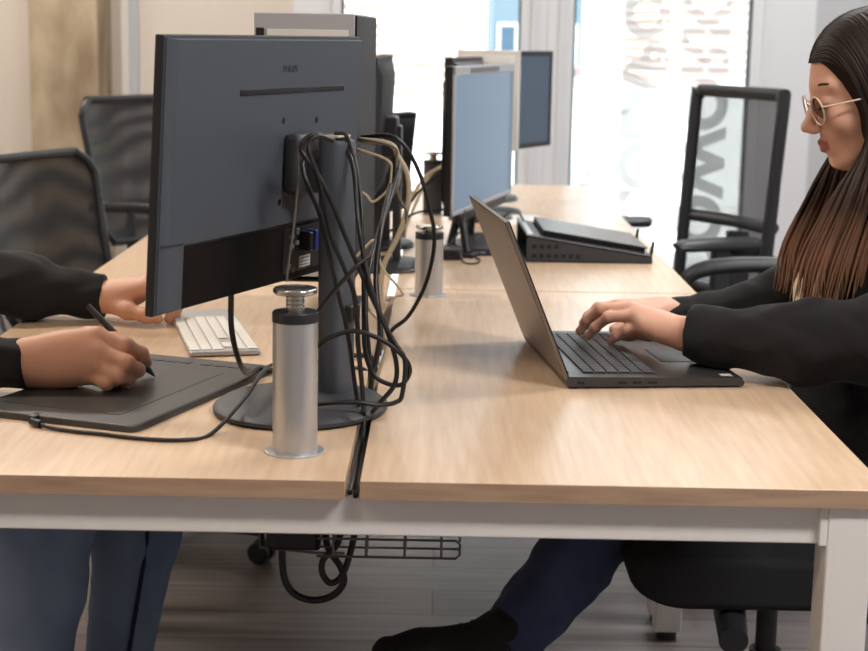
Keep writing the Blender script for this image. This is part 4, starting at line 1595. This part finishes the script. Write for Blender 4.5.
for sd_ in (-1, 1):
    for i in range(430 if sd_ > 0 else 240):
        u_ = rnd.random()                       # 0 front parting .. 1 back of the head
        lay = rnd.random()
        x0_ = .080 - .155 * u_
        top_z = .034 + .0880 * math.sqrt(max(0.02, 1 - ((x0_ + .018) / .103) ** 2))
        p0 = hw(x0_, sd_ * .004, top_z)
        a1 = .088 - .175 * u_
        p1 = hw(a1 * 0.80 - .010, sd_ * (.050 + .004 * lay), .034 + .090 * math.sqrt(max(.05, 1 - ((a1 * 0.80 + .008) / .103) ** 2 - .363)) + .003 * lay)
        x2_ = .038 - .128 * u_
        p2 = hw(x2_ + .004 * lay, sd_ * (.083 * math.sqrt(max(.12, 1 - ((x2_ + .024) / .103) ** 2 - .07)) + .006 + .008 * lay), .015)
        p3 = hw(.032 - .115 * u_ + .010 * lay, sd_ * (.066 + .014 * lay), -.070)
        # down over the chest
        fx = rnd.random()
        ln = rnd.random()
        front = u_ < 0.62
        yy = WH[1] + (-0.088 if sd_ > 0 else 0.075) - (0.045 * (fx - .5) if sd_ > 0 else 0.06 * (fx - .5))
        if front:
            x4 = .628 + .150 * u_ + .02 * (fx - .5)
            x5 = .590 + .200 * u_ + .03 * (fx - .5)
            p4 = (x4, yy, 1.02 + .02 * ln)
            p5 = (x5 - .004, yy - .004 * sd_, .93)
            p6 = (x5 - .022 + .02 * ln, yy, .842 + .045 * ln + .02 * u_)
        else:
            p4 = (.770 + .09 * (u_ - .6), yy, 1.05)
            p5 = (.800 + .20 * (u_ - .6), yy - .02 * sd_, .97)
            p6 = (.815 + .22 * (u_ - .6), yy - .02 * sd_, .885 + .05 * ln)
        tube(lk, [p0, p1, p2, p3, p4, p5, p6], [.0022, .0040, .0044, .0042, .0038, .0030, .0006], 5, 4, flat=0.62)
obj('locks', lk, hair_m, hair, smooth=180)

# eyeglasses
t = thing('eyeglasses', 'clear beige-framed eyeglasses on the woman', 'glasses', tuple(hw(.100, 0, -.010)))
GM = Matrix(np.vstack([np.hstack([WR_, np.zeros((3, 1))]), [0, 0, 0, 1]]).tolist())
rim = B()
lens = B()
for y in (-1, 1):
    pts = []
    for k in range(20):
        a = 2 * PI * k / 20
        pts.append(GM @ Vector((-.003 - .006 * (0.5 + 0.5 * y * math.cos(a)) * 1.0, y * .0335 + .0245 * math.cos(a), .0225 * math.sin(a) - .003)))
    tube(rim, pts, .0015, 8, 1, closed=True)
    vs = [lens.verts.new(q_) for q_ in pts]
    lens.faces.new(vs)
tube(rim, [GM @ Vector((-.004, -.010, .006)), GM @ Vector((.000, 0, .009)), GM @ Vector((-.004, .010, .006))], .0015, 8, 4)
bmesh.ops.solidify(lens, geom=lens.faces[:], thickness=0.0012)
obj('rims', rim, lens_frame_m, t)
obj('lenses', lens, lens_m, t)
for y in (-1, 1):
    obj('temple', tube(B(), [GM @ Vector((-.010, y * .058, .004)), GM @ Vector((-.020, y * .074, .004)), GM @ Vector((-.070, y * .082, .002)), GM @ Vector((-.118, y * .080, -.004))], .0016, 8, 4), lens_frame_m, t)

# ------------------------------------------------------------------ the man with the pen
MH = np.array((-1.04, 2.56, 1.235))
MR_ = basis(math.radians(8), math.radians(24))
s = SDF((-1.36, 2.16, 0.0), (-0.36, 3.0, 1.42), 0.0038)
hm = head(s, MH, MR_, 1.12)
s.chain([hm(-.035, 0, -.05), (-1.115, 2.56, 1.11), (-1.14, 2.56, 1.05)], [.056, .056, .065], .03)
s.ell((-1.15, 2.56, .93), (.11, .18, .19), None, .05)
s.ell((-1.12, 2.56, .70), (.115, .16, .18), None, .06)
s.ell((-1.09, 2.56, .55), (.14, .165, .085), None, .06)
s.chain([(-1.13, 2.37, 1.02), (-.945, 2.275, .832), (-.615, 2.265, .787)], [.052, .043, .029], .03)
s.chain([(-1.13, 2.75, 1.02), (-.950, 2.84, .830), (-.635, 2.878, .782)], [.052, .043, .029], .03)
s.chain([(-1.07, 2.47, .545), (-.620, 2.400, .525), (-.664, 2.40, .11)], [.08, .055, .033], .03)
s.chain([(-1.07, 2.66, .545), (-.520, 2.680, .525), (-.570, 2.695, .11)], [.08, .052, .033], .03)
# right hand: little-finger side down on the tablet, fist closed round the pen
s.ell((-.600, 2.266, .790), (.034, .024, .029), None, .02)
mc = {'i': (-.498, 2.280, .826), 'm': (-.492, 2.266, .808), 'r': (-.497, 2.262, .789), 'p': (-.509, 2.266, .772)}
for kk, dz in (('i', .012), ('m', .004), ('r', -.006), ('p', -.014)):
    s.cap((-.592, 2.268, .790 + dz), mc[kk], .021, .0158 if kk != 'p' else .0145, .014)
s.ell((-.548, 2.276, .795), (.052, .024, .034), basis(0, math.radians(-4)), .02)
s.ell((-.560, 2.282, .772), (.045, .024, .020), None, .02)
finger(s, [mc['i'], (-.455, 2.276, .815), (-.438, 2.305, .797), (-.436, 2.336, .778)], .0128, .0088, .006, nail=(.9, .0, .5))
finger(s, [mc['m'], (-.450, 2.254, .793), (-.440, 2.286, .776), (-.454, 2.325, .767)], .0126, .0088, .006)
finger(s, [mc['r'], (-.461, 2.248, .774), (-.453, 2.280, .764), (-.473, 2.314, .762)], .0120, .0085, .006)
finger(s, [mc['p'], (-.478, 2.250, .7635), (-.472, 2.282, .7615), (-.492, 2.308, .761)], .0108, .0078, .006)
finger(s, [(-.570, 2.292, .800), (-.520, 2.325, .815), (-.485, 2.345, .806), (-.458, 2.347, .785)], .0180, .0100, .010, nail=(.2, .6, .7))
# left hand: loosely curled on the desk
s.ell((-.625, 2.878, .784), (.034, .030, .024), None, .02)
ml = {'i': (-.535, 2.842, .808), 'm': (-.528, 2.866, .813), 'r': (-.532, 2.890, .808), 'p': (-.545, 2.912, .797)}
for kk, m_ in ml.items():
    s.cap((-.615, 2.878 + (m_[1] - 2.878) * .4, .786), m_, .021, .0150, .014)
s.ell((-.575, 2.876, .788), (.050, .040, .024), basis(0, math.radians(-14)), .02)
for kk, r_ in (('i', .0120), ('m', .0122), ('r', .0118), ('p', .0104)):
    x0_, y0_, z0_ = ml[kk]
    finger(s, [ml[kk], (x0_ + .042, y0_ - .002, z0_ - .008), (x0_ + .056, y0_ - .002, z0_ - .034), (x0_ + .046, y0_, .752)], r_, r_ * .72, .006, nail=(.8, 0, .4))
finger(s, [(-.600, 2.855, .776), (-.560, 2.826, .768), (-.528, 2.818, .762), (-.505, 2.822, .755)], .0170, .0095, .010, nail=(0, -.5, .9))
man = obj('person', s.mesh(), [skin_m, lip_m, brow_m, nail_m], None, smooth=180)
tag(man, 'seated person in black sweater and jeans drawing on the black tablet with a pen', 'person')
del s
for y in (-1, 1):
    eb = B()
    bmesh.ops.create_uvsphere(eb, u_segments=16, v_segments=10, radius=0.0118, matrix=Matrix.Translation(Vector(hm(.0700, y * .032, -.0045))))
    obj('eye', eb, eye_white, man)
face_details(man, hm)
blush_lips(man.data, hm, skin_m)
s = SDF((-1.2, 2.42, 1.16), (-0.9, 2.70, 1.42), 0.004)
s.ell(hm(-.026, 0, .044), (.100, .080, .090), MR_, .0)
s.ell(hm(-.060, 0, -.010), (.062, .076, .070), MR_, .02)
s.cut_ell(hm(.098, 0, -.030), (.070, .075, .090), MR_)
obj('hair', s.mesh(wr(0.0015, 120)), brow_m, man, smooth=180)
del s
s = SDF((-1.40, 2.16, 0.45), (-0.56, 3.0, 1.16), 0.0055)
s.ell((-1.15, 2.56, .93), (.135, .205, .19), None, .05)
s.ell((-1.12, 2.56, .72), (.14, .185, .20), None, .07)
s.ell((-1.10, 2.56, .58), (.165, .19, .10), None, .07)
s.chain([(-1.13, 2.48, 1.075), (-1.135, 2.37, 1.025), (-.945, 2.272, .842)], [.05, .075, .066], .05)
s.chain([(-1.13, 2.64, 1.075), (-1.135, 2.75, 1.025), (-.950, 2.84, .840)], [.05, .075, .066], .05)
s.chain([(-.945, 2.272, .842), (-.75, 2.266, .800), (-.600, 2.266, .7865)], [.066, .050, .0355], .03)
s.chain([(-.950, 2.84, .840), (-.76, 2.868, .802), (-.612, 2.878, .784)], [.066, .055, .0385], .03)
s.chain([(-.622, 2.266, .788), (-.598, 2.266, .7865)], [.0375, .0375], .003)
s.chain([(-.635, 2.877, .786), (-.610, 2.878, .784)], [.0405, .0405], .003)
s.plane((-.598, 2.27, .79), (1, .0, .10), ((-.64, 2.18, .70), (-.55, 2.36, .88)))
s.plane((-.612, 2.88, .79), (1, .0, .0), ((-.66, 2.78, .70), (-.55, 2.98, .88)))
s.plane((0, 0, .7515), (0, 0, -1), ((-.75, 2.17, .70), (-.55, 2.40, .80)))
s.plane((0, 0, .7405), (0, 0, -1), ((-.762, 2.60, .70), (-.55, 3.0, .80)))
obj('sweater', s.mesh(wr(0.0028, 55, 3.3)), hoodie_cloth, man, smooth=180)
del s
s = SDF((-1.36, 2.28, 0.05), (-0.38, 2.82, 0.68), 0.0055)
s.ell((-1.10, 2.56, .555), (.175, .185, .09), None, .05)
s.chain([(-1.07, 2.47, .545), (-.620, 2.400, .520), (-.630, 2.395, .40), (-.662, 2.40, .09)], [.098, .086, .076, .056], .03)
s.chain([(-1.07, 2.66, .545), (-.518, 2.680, .520), (-.524, 2.690, .40), (-.572, 2.695, .09)], [.098, .079, .074, .054], .03)
jm = obj('jeans', s.mesh(wr(0.0018, 50, 5.2)), denim_mid, man, smooth=180)
del s
obj('side_seam', tube(B(), [(ax_ + .39 * r_, ay_ - .92 * r_, z_) for ax_, ay_, r_, z_ in ((-.518, 2.680, .0825, .52), (-.521, 2.685, .0805, .46), (-.524, 2.690, .078, .40), (-.539, 2.692, .072, .30), (-.555, 2.694, .0655, .20), (-.572, 2.695, .058, .09))], 0.0042, 6, 5), seam_m, jm)
shoe(man, (-.715, 2.40, .014), (-.445, 2.385, .014), .1, .08, 0)
shoe(man, (-.62, 2.695, .014), (-.35, 2.685, .014), .1, .08, 0)


# ================================================================== cables
def cable(label, pts, r, m, plug=None, group=None, n_=7):
    t = thing('cable', label, 'cable', pts[0], 0, group)
    o = Vector(pts[0])
    P_ = [Vector(q_) - o for q_ in pts]
    obj('cord', tube(B(), P_, r, 8, n_), m, t, smooth=60)
    if plug:
        d = (P_[0] - P_[1]).normalized()
        obj('plug', cyl(B(), P_[0] - d * 0.004, P_[0] + d * plug, r * 1.9, r * 1.6, 14), black_pl, t)
    return t


COLT = -0.0875     # x of the gap between the desktops
cable('thin grey cable looped over the near stand, falling straight left of it', [(-0.146, 2.182, 1.126), (-0.168, 2.155, 1.134), (-0.184, 2.150, 1.128), (-0.193, 2.150, 1.109), (-0.193, 2.155, 1.071), (-0.199, 2.160, 1.009), (-0.207, 2.165, 0.955), (-0.210, 2.172, 0.930)], 0.0018, cable_grey)
cable('thick dark cable looped over the near stand, sweeping right to the desk', [(-0.148, 2.176, 1.124), (-0.166, 2.150, 1.134), (-0.182, 2.142, 1.128), (-0.187, 2.138, 1.113), (-0.180, 2.136, 1.103), (-0.162, 2.138, 1.076), (-0.143, 2.142, 1.037), (-0.126, 2.146, 0.994), (-0.111, 2.15, 0.958), (-0.093, 2.15, 0.918), (-0.071, 2.15, 0.871), (-0.056, 2.15, 0.821), (-0.059, 2.15, 0.790), (-0.079, 2.15, 0.764), (-0.098, 2.15, 0.735), (-0.099, 2.15, 0.70)], 0.0034, cable_blk)
cable('dark cable running straight down the near stand into the desk gap', [(-0.150, 2.170, 1.126), (-0.167, 2.146, 1.132), (-0.176, 2.14, 1.122), (-0.175, 2.136, 1.106), (-0.161, 2.138, 1.067), (-0.148, 2.142, 1.004), (-0.130, 2.146, 0.956), (-0.116, 2.150, 0.920), (-0.110, 2.15, 0.872), (-0.109, 2.15, 0.846), (-0.100, 2.14, 0.760), (-0.099, 2.10, 0.722), (-0.099, 2.02, 0.710), (-0.099, 1.90, 0.706)], 0.0034, cable_blk)
cable('short black lead hanging from the hinge of the near monitor', [(-0.170, 2.190, 1.110), (-0.187, 2.176, 1.096), (-0.186, 2.160, 1.082), (-0.175, 2.150, 1.055), (-0.163, 2.148, 1.027), (-0.153, 2.150, 0.985), (-0.140, 2.150, 0.93), (-0.124, 2.16, 0.86), (-0.112, 2.16, 0.78), (-0.099, 2.16, 0.715)], 0.0032, cable_blk)
cable('black cable crossing the near stand diagonally', [(-0.095, 2.16, 0.968), (-0.107, 2.145, 0.962), (-0.116, 2.140, 0.953), (-0.140, 2.138, 0.925), (-0.166, 2.140, 0.891), (-0.184, 2.165, 0.855)], 0.0030, cable_blk)
cable('upper coiled black cable bulging right of the near stand', [(-0.168, 2.150, 0.840), (-0.155, 2.140, 0.854), (-0.142, 2.136, 0.861), (-0.115, 2.134, 0.869), (-0.079, 2.134, 0.859), (-0.049, 2.136, 0.837), (-0.037, 2.140, 0.815), (-0.048, 2.150, 0.792), (-0.070, 2.156, 0.792), (-0.089, 2.160, 0.805), (-0.100, 2.165, 0.836), (-0.102, 2.165, 0.877), (-0.103, 2.165, 0.936), (-0.106, 2.175, 1.0), (-0.112, 2.20, 1.06), (-0.130, 2.245, 1.122), (-0.150, 2.25, 1.130)], 0.0034, cable_blk)
cable('lower coiled black cable lying right of the near stand', [(-0.163, 2.125, 0.768), (-0.136, 2.12, 0.772), (-0.105, 2.12, 0.772), (-0.078, 2.125, 0.768), (-0.056, 2.13, 0.771), (-0.047, 2.132, 0.782), (-0.044, 2.134, 0.829), (-0.060, 2.138, 0.855), (-0.079, 2.14, 0.891), (-0.093, 2.145, 0.931), (-0.103, 2.155, 0.970), (-0.112, 2.17, 1.02), (-0.120, 2.21, 1.08), (-0.135, 2.245, 1.118)], 0.0034, cable_blk)
cable('long black cable in a wide bow from the tower to the desk', [(-0.147, 2.87, 1.085), (-0.092, 2.80, 1.093), (-0.070, 2.79, 1.083), (-0.052, 2.79, 1.060), (-0.032, 2.79, 1.017), (-0.018, 2.79, 0.967), (-0.010, 2.79, 0.930), (-0.010, 2.79, 0.888), (-0.024, 2.79, 0.829), (-0.052, 2.79, 0.775), (-0.080, 2.79, 0.750), (-0.099, 2.79, 0.72)], 0.0036, cable_blk)
cable('thick beige cable curving down beside the computer tower', [(-0.147, 2.81, 1.085), (-0.088, 2.75, 1.082), (-0.073, 2.75, 1.060), (-0.058, 2.75, 1.033), (-0.054, 2.75, 0.997), (-0.059, 2.75, 0.960), (-0.075, 2.75, 0.916), (-0.094, 2.75, 0.877), (-0.100, 2.75, 0.840), (-0.100, 2.75, 0.790), (-0.099, 2.75, 0.72)], 0.0048, cable_beige)
cable('thin pale cable with a kink against the tower side', [(-0.150, 2.78, 1.072), (-0.091, 2.72, 1.057), (-0.084, 2.72, 1.034), (-0.090, 2.72, 1.006), (-0.114, 2.72, 0.985), (-0.126, 2.72, 0.996), (-0.150, 2.735, 1.010)], 0.0022, cable_beige)
cable('grey-brown cable hanging next to the thick beige one', [(-0.147, 2.80, 1.088), (-0.082, 2.74, 1.078), (-0.076, 2.74, 1.057), (-0.075, 2.74, 1.020), (-0.070, 2.74, 0.990), (-0.058, 2.742, 0.968), (-0.060, 2.75, 0.945)], 0.0024, cable_grey)
cable('grey cable slanting down the dark tower side', [(-0.070, 2.73, 1.050), (-0.072, 2.70, 1.017), (-0.083, 2.70, 0.996), (-0.092, 2.70, 0.976), (-0.107, 2.70, 0.925), (-0.110, 2.70, 0.884), (-0.104, 2.70, 0.818), (-0.099, 2.70, 0.72)], 0.0034, cable_grey)
cable('beige cable bent like a roof right of the near stand', [(-0.150, 2.60, 0.885), (-0.136, 2.60, 0.906), (-0.121, 2.60, 0.922), (-0.107, 2.60, 0.933), (-0.098, 2.60, 0.903), (-0.091, 2.60, 0.885), (-0.070, 2.60, 0.861), (-0.059, 2.60, 0.844), (-0.073, 2.60, 0.838), (-0.095, 2.61, 0.80), (-0.099, 2.62, 0.72)], 0.0021, cable_beige)
cable('short beige cable behind the coiled black cables', [(-0.115, 2.40, 0.885), (-0.104, 2.40, 0.852), (-0.091, 2.40, 0.838), (-0.082, 2.40, 0.819), (-0.079, 2.40, 0.790), (-0.089, 2.40, 0.756), (-0.099, 2.40, 0.72)], 0.0030, cable_beige)
cable('black cable bundle rising out of the gap behind the near stand', [(-0.099, 2.30, 0.70), (-0.097, 2.31, 0.76), (-0.085, 2.33, 0.83), (-0.094, 2.36, 0.90), (-0.090, 2.42, 0.97), (-0.080, 2.55, 1.03)], 0.0042, cable_blk)
cable('dark cable behind the near stand, leaning into the gap', [(-0.099, 2.35, 0.70), (-0.102, 2.36, 0.78), (-0.110, 2.38, 0.86), (-0.104, 2.45, 0.93), (-0.085, 2.60, 0.99), (-0.070, 2.68, 1.045)], 0.0036, cable_blk)
cable('upper dark cable between the bow cable and the silver-framed monitor', [(-0.12, 3.80, 0.85), (-0.075, 3.9, 0.860), (-0.055, 3.9, 0.885), (-0.024, 3.9, 0.915), (0.022, 3.93, 0.936)], 0.0030, cable_blk)
cable('lower dark cable below the silver-framed monitor edge', [(-0.12, 3.80, 0.80), (-0.074, 3.9, 0.828), (-0.033, 3.9, 0.842), (-0.001, 3.9, 0.844), (0.026, 3.94, 0.845)], 0.0030, cable_blk)
for lb, y_, dx, m_ in (('pale cable standing by the farthest post', 4.40, 0.0, cable_beige), ('second pale cable leaning beyond the farthest post', 4.55, 0.02, cable_beige)):
    cable(lb, [(-0.099, y_, 0.72), (-0.085 + dx, y_, 0.80), (-0.05 + dx, y_ + .02, 0.87), (-0.01 + dx, y_ + .03, 0.90), (0.03 + dx, y_ + .04, 0.915)], 0.0045, m_)
cable('grey lead arching from the hub to the closed laptop', [(0.130, 3.90, 0.762), (0.146, 4.00, 0.775), (0.158, 4.02, 0.808), (0.180, 4.01, 0.832), (0.200, 4.00, 0.828), (0.214, 3.99, 0.808)], 0.0030, cable_grey)
cable('small black looped lead on desk in front of the hub bar', [(0.045, 3.745, 0.758), (0.060, 3.70, 0.743), (0.085, 3.69, 0.743), (0.098, 3.74, 0.743), (0.090, 3.80, 0.744), (0.098, 3.838, 0.752)], 0.0022, cable_blk)
cable('dark lead looping above the docking box', [(0.025, 3.83, 0.766), (0.050, 3.90, 0.79), (0.085, 3.93, 0.83), (0.105, 3.98, 0.850)], 0.0022, cable_blk)
cable('thick black power lead hanging from the near monitor onto the keyboard side', [(-0.287, 2.218, 0.985), (-0.288, 2.195, 0.969), (-0.288, 2.183, 0.916), (-0.290, 2.20, 0.856), (-0.286, 2.25, 0.800), (-0.284, 2.34, 0.762), (-0.277, 2.420, 0.7535), (-0.255, 2.428, 0.748), (-0.235, 2.46, 0.7445), (-0.18, 2.54, 0.7440), (-0.115, 2.58, 0.7440), (-0.099, 2.58, 0.715)], 0.0042, cable_blk)
cable('thin black tablet cable curving over the left desktop to the post', [(-0.533, 2.074, 0.7455), (-0.513, 2.060, 0.7436), (-0.480, 2.046, 0.7432), (-0.445, 2.036, 0.7432), (-0.382, 2.014, 0.7432), (-0.327, 2.012, 0.7432), (-0.297, 2.05, 0.7432), (-0.262, 2.13, 0.775), (-0.250, 2.20, 0.79), (-0.240, 2.30, 0.785), (-0.215, 2.40, 0.750), (-0.16, 2.46, 0.7432), (-0.118, 2.48, 0.7432), (-0.099, 2.48, 0.72)], 0.0029, cable_blk, plug=0.016)
cable('thick black power lead drooping in a big loop under the desk', [(-0.237, 2.40, 0.500), (-0.237, 2.385, 0.455), (-0.231, 2.38, 0.420), (-0.213, 2.38, 0.398), (-0.184, 2.38, 0.391), (-0.156, 2.38, 0.400), (-0.140, 2.38, 0.422), (-0.146, 2.38, 0.448), (-0.165, 2.38, 0.478), (-0.172, 2.39, 0.520)], 0.0058, cable_blk)
cable('shorter thick black lead curled inside the big loop under the desk', [(-0.140, 2.37, 0.52), (-0.150, 2.355, 0.49), (-0.170, 2.35, 0.468), (-0.171, 2.345, 0.448), (-0.160, 2.342, 0.434), (-0.147, 2.345, 0.437), (-0.137, 2.35, 0.452), (-0.128, 2.36, 0.480), (-0.120, 2.37, 0.52)], 0.0052, cable_blk)
for lb, x_, z_ in (('left black cable lying in the slot between the two near desktops', -0.103, 0.722), ('right black cable lying in the slot between the two near desktops', -0.0955, 0.718)):
    cable(lb, [(x_, 1.856, z_), (x_ + 0.001, 1.90, z_ + 0.005), (x_ - 0.001, 2.0, z_), (x_, 2.15, z_ + 0.003), (x_, 2.5, z_ - 0.003)], 0.0036, cable_blk)
